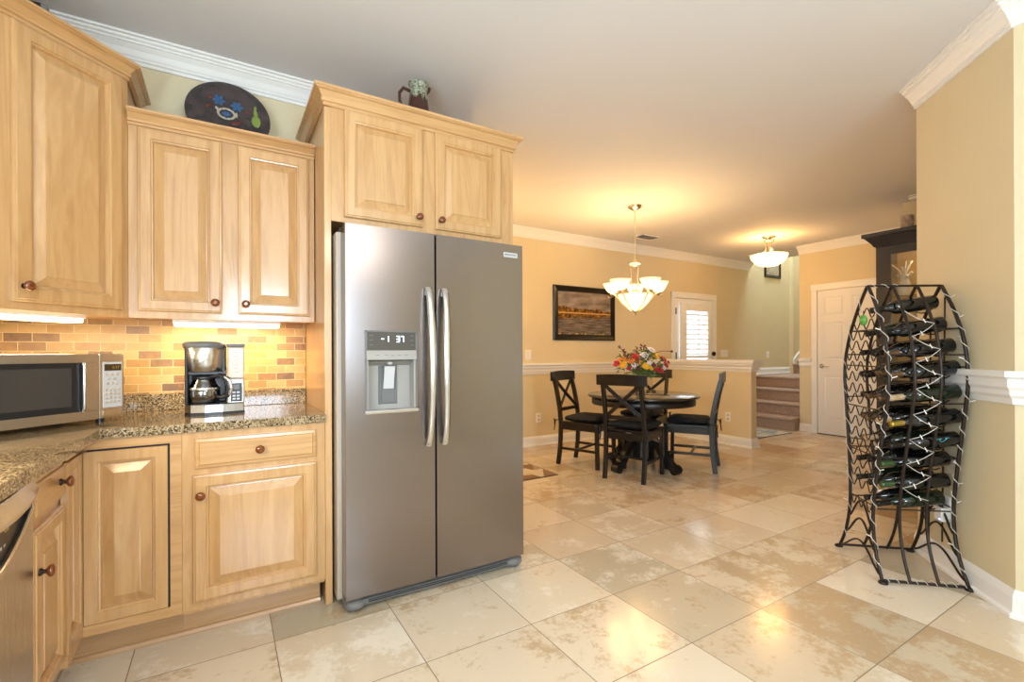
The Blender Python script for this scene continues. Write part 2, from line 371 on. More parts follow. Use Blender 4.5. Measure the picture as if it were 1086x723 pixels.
# ------------------------------------------------------------------ geometry helpers
MW = {}
class G:
    def __init__(s): s.v = []; s.f = []; s.sm = []; s.T = Matrix.Identity(4)
    def add(s, vs, fs, smooth=False):
        o = len(s.v); s.v += [s.T @ Vector(p) for p in vs]
        s.f += [tuple(i + o for i in f) for f in fs]; s.sm += [smooth] * len(fs); return s
    def box(s, x0, x1, y0, y1, z0, z1):
        vs = [(x, y, z) for z in (z0, z1) for y in (y0, y1) for x in (x0, x1)]
        return s.add(vs, [(0, 2, 3, 1), (4, 5, 7, 6), (0, 1, 5, 4), (2, 6, 7, 3), (0, 4, 6, 2), (1, 3, 7, 5)])
    def loft(s, rings, smooth=False, closed=True, cap0=True, cap1=True):
        n = len(rings[0]); vs = [p for r in rings for p in r]; fs = []
        for i in range(len(rings) - 1):
            for j in range(n if closed else n - 1):
                k = (j + 1) % n
                fs.append((i * n + j, i * n + k, (i + 1) * n + k, (i + 1) * n + j))
        s.add(vs, fs, smooth)
        if cap0: s.add(rings[0], [tuple(range(n))[::-1]])
        if cap1: s.add(rings[-1], [tuple(range(n))])
        return s
    def prism(s, poly, z0, z1):
        return s.loft([[(x, y, z0) for x, y in poly], [(x, y, z1) for x, y in poly]])
    def prism_y(s, poly, y0, y1):
        return s.loft([[(x, y0, z) for x, z in poly], [(x, y1, z) for x, z in poly]])
    def prism_x(s, poly, x0, x1):
        return s.loft([[(x0, y, z) for y, z in poly], [(x1, y, z) for y, z in poly]])
    def tube(s, pts, r, n=8, flat=None, cap=True, up=None):
        pts = [Vector(p) for p in pts]; m = len(pts); rings = []
        rr = r if isinstance(r, (list, tuple)) else [r] * m
        t0 = (pts[1] - pts[0]).normalized()
        a = Vector(up) if up else (Vector((0, 0, 1)) if abs(t0.z) < 0.9 else Vector((1, 0, 0)))
        nrm = (a - t0 * a.dot(t0)).normalized()
        for i in range(m):
            t = (pts[min(i + 1, m - 1)] - pts[max(i - 1, 0)]).normalized()
            nrm = (nrm - t * nrm.dot(t)).normalized(); b = t.cross(nrm)
            e = flat or (1, 1)
            rings.append([pts[i] + (nrm * math.cos(q) * e[0] + b * math.sin(q) * e[1]) * rr[i] for q in [2 * PI * k / n for k in range(n)]])
        return s.loft(rings, True, True, cap, cap)
    def bar(s, pts, w, t, up=(0, 0, 1)):
        "rectangular section w (sideways) by t (along up), swept through pts"
        pts = [Vector(p) for p in pts]; m = len(pts); rings = []; u0 = Vector(up)
        for i in range(m):
            d = (pts[min(i + 1, m - 1)] - pts[max(i - 1, 0)]).normalized()
            u = (u0 - d * u0.dot(d)).normalized(); sd = d.cross(u)
            rings.append([pts[i] + sd * a * w / 2 + u * b * t / 2 for a, b in ((-1, -1), (1, -1), (1, 1), (-1, 1))])
        return s.loft(rings)
    def lathe(s, prof, n=24, c=(0, 0, 0), smooth=True, sx=1, sy=1):
        rings = []
        for r, z in prof:
            r = max(r, 1e-4)
            rings.append([(c[0] + r * sx * math.cos(2 * PI * k / n), c[1] + r * sy * math.sin(2 * PI * k / n), c[2] + z) for k in range(n)])
        return s.loft(rings, smooth)
    def ball(s, c, rx, ry=None, rz=None, n=10):
        ry = ry or rx; rz = rz or rx
        rings = []
        for i in range(n // 2 + 1):
            a = -PI / 2 + PI * i / (n // 2); q = max(math.cos(a), 1e-3)
            rings.append([(c[0] + rx * q * math.cos(2 * PI * k / n), c[1] + ry * q * math.sin(2 * PI * k / n), c[2] + rz * math.sin(a)) for k in range(n)])
        return s.loft(rings, True)
    def panel(s, x0, x1, z0, z1, y, prof, back=True):
        "nested rectangles on a plane facing -y; prof = [(inset, outward)]"
        rings = [[(x0 + i, y - w, z0 + i), (x1 - i, y - w, z0 + i), (x1 - i, y - w, z1 - i), (x0 + i, y - w, z1 - i)] for i, w in prof]
        return s.loft(rings, False, True, back, True)
    def build(s, name, mat, parent=None, bevel=0, seg=2):
        me = bpy.data.meshes.new(name); vs = s.v
        if parent is not None:
            inv = MW.get(parent.name, Matrix.Identity(4)).inverted(); vs = [inv @ p for p in vs]
        me.from_pydata([tuple(p) for p in vs], [], s.f)
        me.polygons.foreach_set('use_smooth', s.sm)
        me.materials.append(M[mat] if isinstance(mat, str) else mat)
        me.update()
        o = bpy.data.objects.new(name, me); COL.objects.link(o)
        if parent is not None:
            o.parent = parent; MW[o.name] = MW.get(parent.name, Matrix.Identity(4))
        if bevel:
            b = o.modifiers.new('edge', 'BEVEL'); b.width = bevel; b.segments = seg; b.limit_method = 'ANGLE'; b.angle_limit = 0.6
        return o
def bx(*a): return G().box(*a)
def tag(o, label=None, cat=None, group=None, kind=None):
    if label: o['label'] = label
    if cat: o['category'] = cat
    if group: o['group'] = group
    if kind: o['kind'] = kind
    return o
def thing(name, label, cat, loc=(0, 0, 0), rz=0, group=None):
    o = bpy.data.objects.new(name, None); COL.objects.link(o)
    o.empty_display_size = 0.05
    o.location = loc; o.rotation_euler = (0, 0, rz)
    MW[o.name] = Matrix.Translation(loc) @ Matrix.Rotation(rz, 4, 'Z')
    return tag(o, label, cat, group)
def lg(t):
    "geometry collector working in the local frame of thing t"
    g = G(); g.T = MW[t.name].copy(); return g
def struct(o): return tag(o, kind='structure')
def dup(root, loc, rz, label, group=None):
    r = root.copy(); COL.objects.link(r); r.location = loc; r.rotation_euler = (0, 0, rz); r['label'] = label
    if group: r['group'] = group
    for ch in root.children:
        c = ch.copy(); COL.objects.link(c); c.parent = r
        for gc in ch.children:
            d = gc.copy(); COL.objects.link(d); d.parent = c
    return r
def sweep(g, pts, prof, closed_prof=True):
    "profile [(outward, z)] swept along an xy polyline, outward = right-hand side of travel, mitred"
    P = [Vector((p[0], p[1])) for p in pts]; rings = []
    nn = []
    for a, b in zip(P[:-1], P[1:]):
        d = (b - a).normalized(); nn.append(Vector((d.y, -d.x)))
    for i, p in enumerate(P):
        if i == 0: m = nn[0]
        elif i == len(P) - 1: m = nn[-1]
        else:
            m = nn[i - 1] + nn[i]; m = m / max(0.2, m.dot(nn[i]))
        rings.append([(p.x + m.x * d, p.y + m.y * d, z) for d, z in prof])
    return g.loft(rings)
def text(name, body, size, mat, parent, mtx, align='CENTER', extrude=0.0005):
    c = bpy.data.curves.new(name, 'FONT'); c.body = body; c.size = size; c.align_x = align; c.align_y = 'CENTER'; c.extrude = extrude
    tmp = bpy.data.objects.new(name, c); COL.objects.link(tmp)
    dg = bpy.context.evaluated_depsgraph_get()
    me = bpy.data.meshes.new_from_object(tmp.evaluated_get(dg))
    bpy.data.objects.remove(tmp); me.name = name
    me.materials.clear(); me.materials.append(M[mat])
    inv = MW[parent.name].inverted() if parent is not None else Matrix.Identity(4)
    me.transform(inv @ mtx)
    o = bpy.data.objects.new(name, me); COL.objects.link(o)
    if parent is not None: o.parent = parent; MW[o.name] = MW[parent.name]
    return o
FACE_Y = Matrix.Rotation(PI / 2, 4, 'X')      # text readable from -y

# ------------------------------------------------------------------ setting: shell
YW = 2.92          # kitchen wall
YF = 4.86          # far wall
XD = 7.17          # wall with six panel door
struct(bx(-1.2, 10.6, -2.8, 5.1, -0.10, 0.0).build('floor', 'floor'))
cg = G(); cg.prism([(-1.2, -2.8), (7.81, -2.8), (7.81, 5.0), (-1.2, 5.0)], CEILZ, CEILZ + 0.12)
cg.prism([(7.81, -2.8), (10.6, -2.8), (10.6, 3.66), (7.81, 3.66)], CEILZ, CEILZ + 0.12)
struct(cg.build('ceiling', 'ceiling'))
struct(bx(7.7, 10.6, 3.5, 5.1, 5.2, 5.3).build('ceiling_stairwell', 'ceiling'))
struct(bx(-1.05, 1.43, YW, YW + 0.12, 0, CEILZ).build('wall_kitchen', 'paint'))
struct(bx(-1.17, -1.05, -2.72, YW + 0.12, 0, CEILZ).build('wall_left', 'paint'))
wg = G()
wg.box(-1.05, 0.05, -2.72, -2.6, 0, CEILZ); wg.box(1.25, 3.06, -2.72, -2.6, 0, CEILZ)
wg.box(0.05, 1.25, -2.72, -2.6, 0, 0.9); wg.box(0.05, 1.25, -2.72, -2.6, 2.35, CEILZ)
struct(wg.build('wall_back', 'paint'))
struct(G().box(2.94, 3.06, -2.6, 0.57, 0, CEILZ).build('wall_right', 'paint'))
struct(G().prism([(2.94, 0.57), (3.06, 0.57), (3.50, 1.0), (3.50, 1.12), (3.445, 1.12), (2.94, 0.617)], 0, CEILZ).build('wall_angled', 'paint'))
struct(bx(3.50, XD, 1.0, 1.12, 0, CEILZ).build('wall_hall', 'paint'))
struct(bx(5.97, XD, 1.12, 2.05, 0, CEILZ).build('wall_closet', 'paint'))
struct(bx(XD, XD + 0.12, 1.0, 3.70, 0, CEILZ).build('wall_door', 'paint'))
struct(bx(1.31, 9.06, YF, YF + 0.12, 0, 5.2).build('wall_far', 'paint'))
struct(bx(1.31, 1.43, YW + 0.12, YF, 0, CEILZ).build('wall_dining', 'paint'))
struct(bx(9.06, 10.5, 4.79, YF + 0.12, 0, 5.2).build('wall_stair', 'paint'))
struct(bx(10.4, 10.52, 3.58, 4.79, 0, 5.2).build('wall_stair_end', 'paint'))
sg = G(); sg.box(XD + 0.12, 10.4, 3.58, 3.70, 0, 5.2); sg.box(7.69, 7.81, 3.58, YF, CEILZ + 0.12, 5.2)
struct(sg.build('wall_stair_side', 'paint'))
# half wall with its cap
struct(bx(5.37, 5.49, 3.33, YF, 0, 0.97).build('wall_half', 'paint', bevel=0.012))
RAILP = [(0, 0.885), (0.008, 0.885), (0.012, 0.905), (0.022, 0.93), (0.022, 0.945), (0.034, 0.965), (0.034, 0.985), (0.052, 1.0), (0.052, 1.022), (0, 1.022)]
cap = G()
HP = [(0.001, 0.915), (0.008, 0.915), (0.012, 0.935), (0.026, 0.955), (0.026, 0.97), (0.05, 1.0), (0.05, 1.012), (0.058, 1.022), (0.001, 1.022)]
sweep(cap, [(5.37, 4.805), (5.37, 3.33), (5.49, 3.33), (5.49, YF)], HP)
cap.box(5.305, 5.555, 3.265, 4.80, 1.0225, 1.055)
struct(cap.build('trim_1', 'white'))
cr = G(); sweep(cr, [(1.43, YF), (5.37, YF)], RAILP)
struct(cr.build('trim_2', 'white'))
# chair rails elsewhere
rr_ = G(); sweep(rr_, [(XD, 3.70), (XD, 3.525)], [(0, 0.94), (0.012, 0.94), (0.02, 0.96), (0.02, 1.0), (0.035, 1.02), (0.035, 1.06), (0, 1.06)])
struct(rr_.build('trim_3', 'white'))
AR = [(0, 0.925), (0.010, 0.925), (0.014, 0.95), (0.026, 0.965), (0.026, 0.985), (0.036, 1.0), (0.036, 1.035), (0.05, 1.045), (0.05, 1.07), (0, 1.07)]
ra = G(); sweep(ra, [(3.445, 1.12), (2.94, 0.617), (2.94, -0.45)], AR)
struct(ra.build('trim_4', 'white'))
# crown mouldings
CP = [(0, CEILZ - 0.115), (0.012, CEILZ - 0.115), (0.012, CEILZ - 0.100), (0.020, CEILZ - 0.096), (0.020, CEILZ - 0.088), (0.026, CEILZ - 0.080), (0.038, CEILZ - 0.058), (0.056, CEILZ - 0.038), (0.062, CEILZ - 0.036), (0.062, CEILZ - 0.028), (0.072, CEILZ - 0.022), (0.072, CEILZ - 0.012), (0.086, CEILZ - 0.010), (0.086, CEILZ), (0, CEILZ)]
def crown(n, pts):
    g = G(); sweep(g, pts, CP); struct(g.build(f'trim_{n}', 'white'))
crown(5, [(-1.05, YW), (1.43, YW)])
crown(6, [(1.43, YF), (7.80, YF)])
crown(7, [(XD, 3.70), (XD, 2.05)])
crown(8, [(3.445, 1.12), (2.94, 0.617), (2.94, -2.6)])
# baseboards
BP = [(0, 0), (0.030, 0), (0.030, 0.014), (0.018, 0.024), (0.016, 0.085), (0.010, 0.105), (0.004, 0.118), (0, 0.118)]
def baseb(nm, pts, z=0):
    g = G(); sweep(g, pts, [(d, h + z) for d, h in BP]); struct(g.build('baseboard_' + nm, 'white'))
baseb('far', [(1.43, YF), (5.37, YF)])
baseb('half', [(5.37, YF), (5.37, 3.33), (5.49, 3.33), (5.49, YF)][::-1][::-1] and [(5.49, YF), (5.49, 3.33), (5.37, 3.33), (5.37, YF)][::-1])
baseb('door', [(XD, 3.70), (XD, 3.525)])
baseb('angled', [(3.48, 1.12), (3.445, 1.12), (2.94, 0.617), (2.94, -0.45)])
baseb('landing', [(7.88, YF), (9.05, YF)], 0.752)
# tiled backsplash
struct(G().box(-1.04, 0.40, YW - 0.009, YW, 0.955, 1.33).build('backsplash', 'backsplash'))
# back window (behind the camera)
w1 = tag(G().box(0.03, 1.27, -2.62, -2.58, 0.84, 0.90).build('window_1', 'white'), kind='structure')
for a in ((0.0, 0.06, 0.86, 2.40), (1.24, 1.30, 0.86, 2.40), (0.0, 1.30, 2.34, 2.41), (0.635, 0.665, 0.9, 2.34)):
    G().box(a[0], a[1], -2.62, -2.58, a[2], a[3]).build('window_frame', 'white', w1)
G().box(0.05, 1.25, -2.68, -2.674, 0.9, 2.35).build('pane', 'daylit', w1)

# ------------------------------------------------------------------ stairs
st = thing('stairs', 'carpeted brown stairs rising to a landing behind the half wall', 'stairs', (7.05, 3.7, 0)); st['kind'] = 'structure'
RISE, TREAD = 0.187, 0.27
for k in range(4):
    x0 = 7.05 + k * TREAD
    x1 = 9.06 if k == 3 else x0 + TREAD + 0.02
    y0 = 3.705 if x0 > 7.2 else 3.715
    z1 = (k + 1) * RISE
    prof = [(x0, k * RISE), (x1, k * RISE), (x1, z1)]
    prof += [(x0 - 0.012 + 0.022 * math.cos(q), z1 - 0.022 + 0.022 * math.sin(q)) for q in [PI * (0.5 + i / 8) for i in range(9)]] + [(x0, z1 - 0.044)]
    G().prism_y(prof, y0, YF - 0.002).build('step', 'carpet', st, bevel=0.006)
for k in range(2):
    x0 = 9.06 + 0.27 * k; z1 = (5 + k) * RISE
    prof = [(x0, z1 - RISE), (10.38, z1 - RISE), (10.38, z1)] + [(x0 - 0.012 + 0.022 * math.cos(q), z1 - 0.022 + 0.022 * math.sin(q)) for q in [PI * (0.5 + i / 8) for i in range(9)]] + [(x0, z1 - 0.044)]
    G().prism_y(prof, 3.705, 4.788).build('step', 'carpet', st)
sk = G().prism_y([(9.06, 0.90), (9.06, 1.02), (10.38, 1.95), (10.38, 1.83)], 4.765, 4.79).build('skirt_board', 'white', st)

# ------------------------------------------------------------------ doors
# shuttered exterior door on far wall
d1 = thing('door_1', 'white glazed exterior door with plantation shutter beyond the half wall', 'door', (6.32, YF, 0)); d1['kind'] = 'structure'
D0, D1 = 5.785, 6.86
cas = [(0, 0), (0.022, 0), (0.022, 0.06), (0.014, 0.09), (0, 0.09)]
g = G(); g.box(D0, D0 + 0.085, YF - 0.024, YF, 0, 2.07); g.box(D1 - 0.085, D1, YF - 0.024, YF, 0, 2.07); g.box(D0, D1, YF - 0.026, YF, 1.985, 2.075)
g.build('casing', 'white', d1, bevel=0.006)
g = G(); xs0, xs1 = D0 + 0.092, D1 - 0.092
gx0, gx1, gz0, gz1 = xs0 + 0.10, xs1 - 0.13, 0.25, 1.88
g.box(xs0, gx0, YF - 0.014, YF, 0.01, 1.975); g.box(gx1, xs1, YF - 0.014, YF, 0.01, 1.975)
g.box(gx0, gx1, YF - 0.014, YF, 0.01, gz0); g.box(gx0, gx1, YF - 0.014, YF, gz1, 1.975)
slab = g.build('slab', 'white', d1, bevel=0.003)
G().box(gx0, gx1, YF - 0.006, YF - 0.001, gz0, gz1).build('pane', 'daylit', d1)
g = G(); sx0, sx1, sz0, sz1 = gx0 - 0.03, gx1 + 0.03, gz0 - 0.03, gz1 + 0.03
for a in ((sx0, sx0 + 0.125, sz0, sz1), (sx1 - 0.085, sx1, sz0, sz1), (sx0 + 0.125, sx1 - 0.085, sz1 - 0.12, sz1), (sx0 + 0.125, sx1 - 0.085, sz0, sz0 + 0.12), (sx0 + 0.125, sx1 - 0.085, 1.06, 1.10)):
    g.box(a[0], a[1], YF - 0.068, YF - 0.03, a[2], a[3])
sh = g.build('shutter', 'white', d1, bevel=0.004)
lz = 1.13
while lz < sz1 - 0.13:
    g = G(); g.T = Matrix.Translation((0, YF - 0.049, lz)) @ Matrix.Rotation(math.radians(42), 4, 'X')
    g.lathe([(1, 0)], 3) if False else g.loft([[(x, 0.032 * math.cos(q), 0.005 * math.sin(q)) for q in [2 * PI * k / 10 for k in range(10)]] for x in (sx0 + 0.125, sx1 - 0.085)])
    g.build('louver', 'louver', sh); lz += 0.076
G().box((sx0 + sx1) / 2 + 0.012, (sx0 + sx1) / 2 + 0.022, YF - 0.088, YF - 0.08, 1.14, sz1 - 0.14).build('tilt_rod', 'white', sh)
g = G()
for z in (1.78, 1.10, 0.3): g.box(xs0 - 0.012, xs0 + 0.004, YF - 0.032, YF - 0.010, z - 0.05, z + 0.05)
g.build('hinge', 'bronze_stem', d1)
g = G(); g.T = Matrix.Translation((xs1 - 0.05, YF - 0.014, 1.125)) @ Matrix.Rotation(PI / 2, 4, 'X')
g.lathe([(0.035, 0), (0.035, 0.012), (0.016, 0.016), (0.016, 0.04), (0.034, 0.05), (0.036, 0.07), (0.02, 0.08)], 16)
g.build('door_knob', 'bronze_stem', d1)
# white six panel door on the wall facing -x
d2 = thing('door_2', 'white six panel interior door with nickel lever behind the wine rack', 'door', (XD, 3.06, 0)); d2['kind'] = 'structure'
YA, YB = 2.68, 3.445      # slab span
g = G(); g.box(XD - 0.022, XD, YB + 0.008, YB + 0.085, 0, 2.075); g.box(XD - 0.022, XD, YA - 0.085, YA - 0.008, 0, 2.075); g.box(XD - 0.024, XD, YA - 0.09, YB + 0.09, 2.01, 2.10)
g.build('casing', 'white', d2, bevel=0.006)
g = G(); rot = Matrix.Translation((XD, (YA + YB) / 2, 0)) @ Matrix.Rotation(-PI / 2, 4, 'Z')
g.T = rot
hw = (YB - YA) / 2
W = 0.285; pz = [(1.64, 1.925), (0.93 + 0.10, 1.57), (0.20, 0.83)]
g.box(-hw, hw, -0.010, 0, 0.012, 2.005)
slab = g.build('slab', 'white', d2)
for z0, z1 in pz:
    for cx in (-0.185, 0.185):
        g = G(); g.T = rot
        g.panel(cx - W / 2, cx + W / 2, z0, z1, -0.010, [(0, 0.0), (0.0, 0.003), (0.012, 0.005), (0.024, 0.001), (0.03, 0.001), (0.05, 0.006)])
        g.build('raised_panel', 'white', d2)
g = G(); g.T = rot
for s in (-1, 1): g.box(s * hw - 0.055 * (s > 0) + 0, s * hw + 0.055 * (s < 0), -0.0165, -0.010, 0.012, 2.005)
g.box(-0.0425, 0.0425, -0.0165, -0.010, 0.012, 2.005)
for z0, z1 in ((1.925, 2.005), (1.57, 1.64), (0.83, 1.03), (0.012, 0.20)): g.box(-hw, hw, -0.0163, -0.010, z0, z1)
g.build('stile_and_rail', 'white', d2)
g = G(); g.T = rot @ Matrix.Translation((-hw + 0.055, -0.014, 0.952)) @ Matrix.Rotation(PI / 2, 4, 'X')
g.lathe([(0.032, 0), (0.032, 0.008), (0.012, 0.012), (0.012, 0.05)], 16)
g.tube([(0, 0, 0.05), (0.03, 0, 0.056), (0.11, -0.005, 0.05)], [0.012, 0.011, 0.008], 10)
g.build('door_lever', 'handle_steel', d2)
G().box(XD - 0.02, XD, YA, YB, 0, 0.010).build('threshold_shade', 'dark_gap', d2)  # black strip standing in for the shade under the door

# ------------------------------------------------------------------ cabinets
def knob(parent, T, x, y, z):
    g = G(); g.T = T @ Matrix.Translation((x, y, z)) @ Matrix.Rotation(PI / 2, 4, 'X')
    g.lathe([(0.011, 0), (0.011, 0.004), (0.006, 0.008), (0.006, 0.014)], 12)
    k = g.build('knob', 'bronze_stem', parent)
    g = G(); g.T = T @ Matrix.Translation((x, y, z)) @ Matrix.Rotation(PI / 2, 4, 'X')
    g.lathe([(0.006, 0.013), (0.012, 0.017), (0.017, 0.022), (0.018, 0.027), (0.014, 0.032), (0.006, 0.034)], 12)
    g.build('knob', 'bronze', parent)
OUT = [(0, 0), (0, 0.012), (0.003, 0.016), (0.009, 0.017), (0.011, 0.020)]
def cab_door(t, T, x0, x1, z0, z1, y, name='door', mat='maple', kx=None, kz=None, rail=0.058, out=None):
    "frame as nested rings, plus raised panel; faces -y in the frame T"
    g = G(); g.T = T
    ring = (out or OUT) + [(rail - 0.012, 0.020), (rail - 0.009, 0.0155), (rail - 0.004, 0.0145), (rail, 0.003)]
    rings = [[(x0 + i, y - w, z0 + i), (x1 - i, y - w, z0 + i), (x1 - i, y - w, z1 - i), (x0 + i, y - w, z1 - i)] for i, w in ring]
    g.loft(rings, False, True, True, False)
    d = g.build(name, mat, t)
    g = G(); g.T = T
    i = rail - 0.002
    g.panel(x0 + i, x1 - i, z0 + i, z1 - i, y, [(0, 0.002), (0.006, 0.003), (0.036, 0.0150), (0.0365, 0.0175), (0.040, 0.0180)], True)
    g.build('raised_panel', mat, d)
    if kx is not None: knob(d, T, kx, y - 0.020, kz)
    return d
def drawer(t, T, x0, x1, z0, z1, y, kx, mat):
    g = G(); g.T = T
    g.panel(x0, x1, z0, z1, y, [(0, 0), (0, 0.010), (0.004, 0.013), (0.014, 0.015), (0.018, 0.020), (0.02, 0.020)])
    d = g.build('drawer', mat, t); knob(d, T, kx, y - 0.020, (z0 + z1) / 2)
def face_frame(t, T, x0, x1, z0, z1, y, openings, mat='maple'):
    "solid board 19 mm thick with dark reveals is enough: a full front"
    g = G(); g.T = T
    g.box(x0, x1, y, y + 0.019, z0, z1); g.build('face_frame', mat, t, bevel=0.0015)
I4 = Matrix.Identity(4)
def crown_prof(z, s=1.0):
    return [(0.0005, z - 0.060 * s), (0.007, z - 0.060 * s), (0.007, z - 0.054 * s), (0.004, z - 0.052 * s), (0.004, z - 0.048 * s), (0.013, z - 0.046 * s), (0.013, z - 0.038 * s), (0.009, z - 0.036 * s), (0.014, z - 0.030 * s), (0.027, z - 0.016 * s), (0.038, z - 0.013 * s), (0.040, z - 0.010 * s), (0.046, z - 0.010 * s), (0.046, z), (0.0005, z)]
# two-door wall cabinet
t = thing('wall_cabinet', 'maple two door wall cabinet above the coffee maker, its crown under the plate', 'cabinet', (0.03, 2.75, 1.315))
bx(-0.344, 0.398, 2.604, YW - 0.001, 1.325, 2.165).build('body', 'maple', t)
face_frame(t, I4, -0.346, 0.399, 1.315, 2.165, 2.585, None)
cab_door(t, I4, -0.313, -0.003, 1.345, 2.140, 2.585, kx=-0.030, kz=1.392)
cab_door(t, I4, 0.062, 0.372, 1.345, 2.140, 2.585, kx=0.092, kz=1.392)
g = G(); sweep(g, [(0.399, 2.585), (-0.346, 2.585)][::-1], crown_prof(2.205)); g.box(-0.344, 0.398, 2.60, YW - 0.001, 2.166, 2.175)
g.build('crown_moulding', 'maple_h', t)
# diagonal corner wall cabinet
P0 = Vector((-0.346, 2.585)); FW = 0.522
c_mid = (P0.x - FW / 2 * 0.70711, P0.y - FW / 2 * 0.70711)
TD = Matrix.Translation((c_mid[0], c_mid[1], 0)) @ Matrix.Rotation(PI / 4, 4, 'Z')
t = thing('corner_wall_cabinet', 'tall angled maple corner cabinet over the microwave', 'cabinet', (c_mid[0], c_mid[1], 1.315), PI / 4)
lp = Vector((P0.x - FW * 0.70711, P0.y - FW * 0.70711))
g = G(); e = 0.0193 * 0.70711
g.prism([(-0.349, YW - 0.001), (-1.049, YW - 0.001), (-1.049, lp.y), (lp.x - e, lp.y + e), (P0.x - e - 0.002, P0.y + e), (-0.349, P0.y + 0.02)], 1.322, 2.352)
g.build('body', 'maple', t)
face_frame(t, TD, -FW / 2, FW / 2, 1.315, 2.345, 0, None)
cab_door(t, TD, -FW / 2 + 0.122, FW / 2 - 0.030, 1.345, 2.325, 0, kx=-FW / 2 + 0.152, kz=1.40, rail=0.062)
g = G(); sweep(g, [(-1.049, lp.y), (lp.x, lp.y), (P0.x, P0.y), (P0.x, YW - 0.001)], crown_prof(2.398, 1.15)); g.build('crown_moulding', 'maple_h', t)
# tall end panel left of the fridge
PX0, PX1 = 0.400, 0.430
t = thing('end_panel', 'tall maple end panel standing between countertop and refrigerator', 'panel', (0.413, 2.6, 0))
bx(PX0 + 0.002, PX1 - 0.008, 2.329, YW - 0.001, 0, 2.30).build('side_board', 'maple', t)
bx(PX0, PX1, 2.31, 2.329, 0, 2.30).build('stile', 'maple', t, bevel=0.0015)
t = thing('end_panel', 'maple end panel on the dining side of the refrigerator, mostly hidden', 'panel', (1.41, 2.6, 0))
bx(1.40, 1.42, 2.31, YW - 0.001, 0, 2.30).build('side_board', 'maple', t)
# cabinet above fridge
t = thing('fridge_cabinet', 'maple two door cabinet over the refrigerator with the jug on top', 'cabinet', (0.91, 2.6, 1.775))
bx(0.431, 1.399, 2.330, YW - 0.001, 1.78, 2.30).build('body', 'maple', t)
face_frame(t, I4, 0.430, 1.40, 1.775, 2.335, 2.311, None)
cab_door(t, I4, 0.488, 0.873, 1.800, 2.303, 2.311, kx=0.848, kz=1.845)
cab_door(t, I4, 0.942, 1.335, 1.800, 2.303, 2.311, kx=0.968, kz=1.845)
g = G(); sweep(g, [(0.400, YW - 0.001), (0.400, 2.31), (1.42, 2.31), (1.42, YW - 0.001)][::1], crown_prof(2.384, 1.35)); g.box(0.402, 1.418, 2.32, YW - 0.002, 2.303, 2.32)
g.build('crown_moulding', 'maple_h', t)
# base cabinet, drawer over door
YB0 = 2.31; ZT = 0.843
t = thing('base_cabinet', 'maple base cabinet with one drawer over one door beside the refrigerator', 'cabinet', (0.13, 2.6, 0))
bx(-0.142, 0.398, 2.33, YW - 0.001, 0.10, ZT).build('body', 'maple', t)
face_frame(t, I4, -0.143, 0.399, 0.118, ZT, YB0, None)
drawer(t, I4, -0.100, 0.360, 0.692, 0.815, YB0, 0.132, 'maple_h')
cab_door(t, I4, -0.108, 0.360, 0.152, 0.668, YB0, kx=-0.080, kz=0.588)
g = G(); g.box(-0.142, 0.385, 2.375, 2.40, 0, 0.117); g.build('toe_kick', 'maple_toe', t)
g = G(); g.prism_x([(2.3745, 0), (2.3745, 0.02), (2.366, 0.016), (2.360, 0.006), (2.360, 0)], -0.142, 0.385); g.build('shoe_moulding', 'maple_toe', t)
# corner base with folding L door
XL = -0.4435
t = thing('corner_base_cabinet', 'maple corner base cabinet with a folding two panel door under the counter bend', 'cabinet', (-0.6, 2.6, 0))
bx(-1.049, -0.144, 2.345, YW - 0.001, 0.10, ZT).build('body', 'maple', t)
bx(-1.049, XL - 0.035, 2.112, 2.344, 0.10, ZT).build('body', 'maple', t)
g = G(); g.box(-0.1815, -0.1435, YB0, YB0 + 0.019, 0.118, ZT); g.box(XL - 0.0, -0.1815, YB0, YB0 + 0.019, 0.805, ZT); g.box(XL, -0.1815, YB0, YB0 + 0.019, 0.118, 0.155)
g.box(XL - 0.019, XL, 2.112, YB0 + 0.019, 0.805, ZT); g.box(XL - 0.019, XL, 2.112, YB0 + 0.019, 0.118, 0.155)
g.build('face_frame', 'maple_h', t)
bx(-0.189, -0.1818, YB0 + 0.004, YB0 + 0.02, 0.155, 0.805).build('door_gap_shade', 'dark_gap', t)  # black strips stand in for shade in the gaps round the folding door
bx(XL + 0.01, -0.183, YB0 + 0.006, YB0 + 0.02, 0.796, 0.806).build('door_gap_shade', 'dark_gap', t)
cab_door(t, I4, XL + 0.001, -0.189, 0.156, 0.797, YB0 + 0.019, 'door', 'maple', rail=0.052, out=[(0, 0), (0, 0.018), (0.002, 0.020)])
TL = Matrix.Translation((XL, 0, 0)) @ Matrix.Rotation(PI / 2, 4, 'Z')       # local x -> world +y, faces +x
cab_door(t, TL, 2.118, 2.309, 0.156, 0.797, 0.019, 'door', 'maple', rail=0.045, out=[(0, 0), (0, 0.018), (0.002, 0.020)])
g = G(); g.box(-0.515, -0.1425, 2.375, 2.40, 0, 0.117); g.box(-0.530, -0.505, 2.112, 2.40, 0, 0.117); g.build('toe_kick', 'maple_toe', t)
g = G(); g.prism_x([(2.3745, 0), (2.3745, 0.02), (2.366, 0.016), (2.360, 0.006), (2.360, 0)], -0.505, -0.1425); g.build('shoe_moulding', 'maple_toe', t)
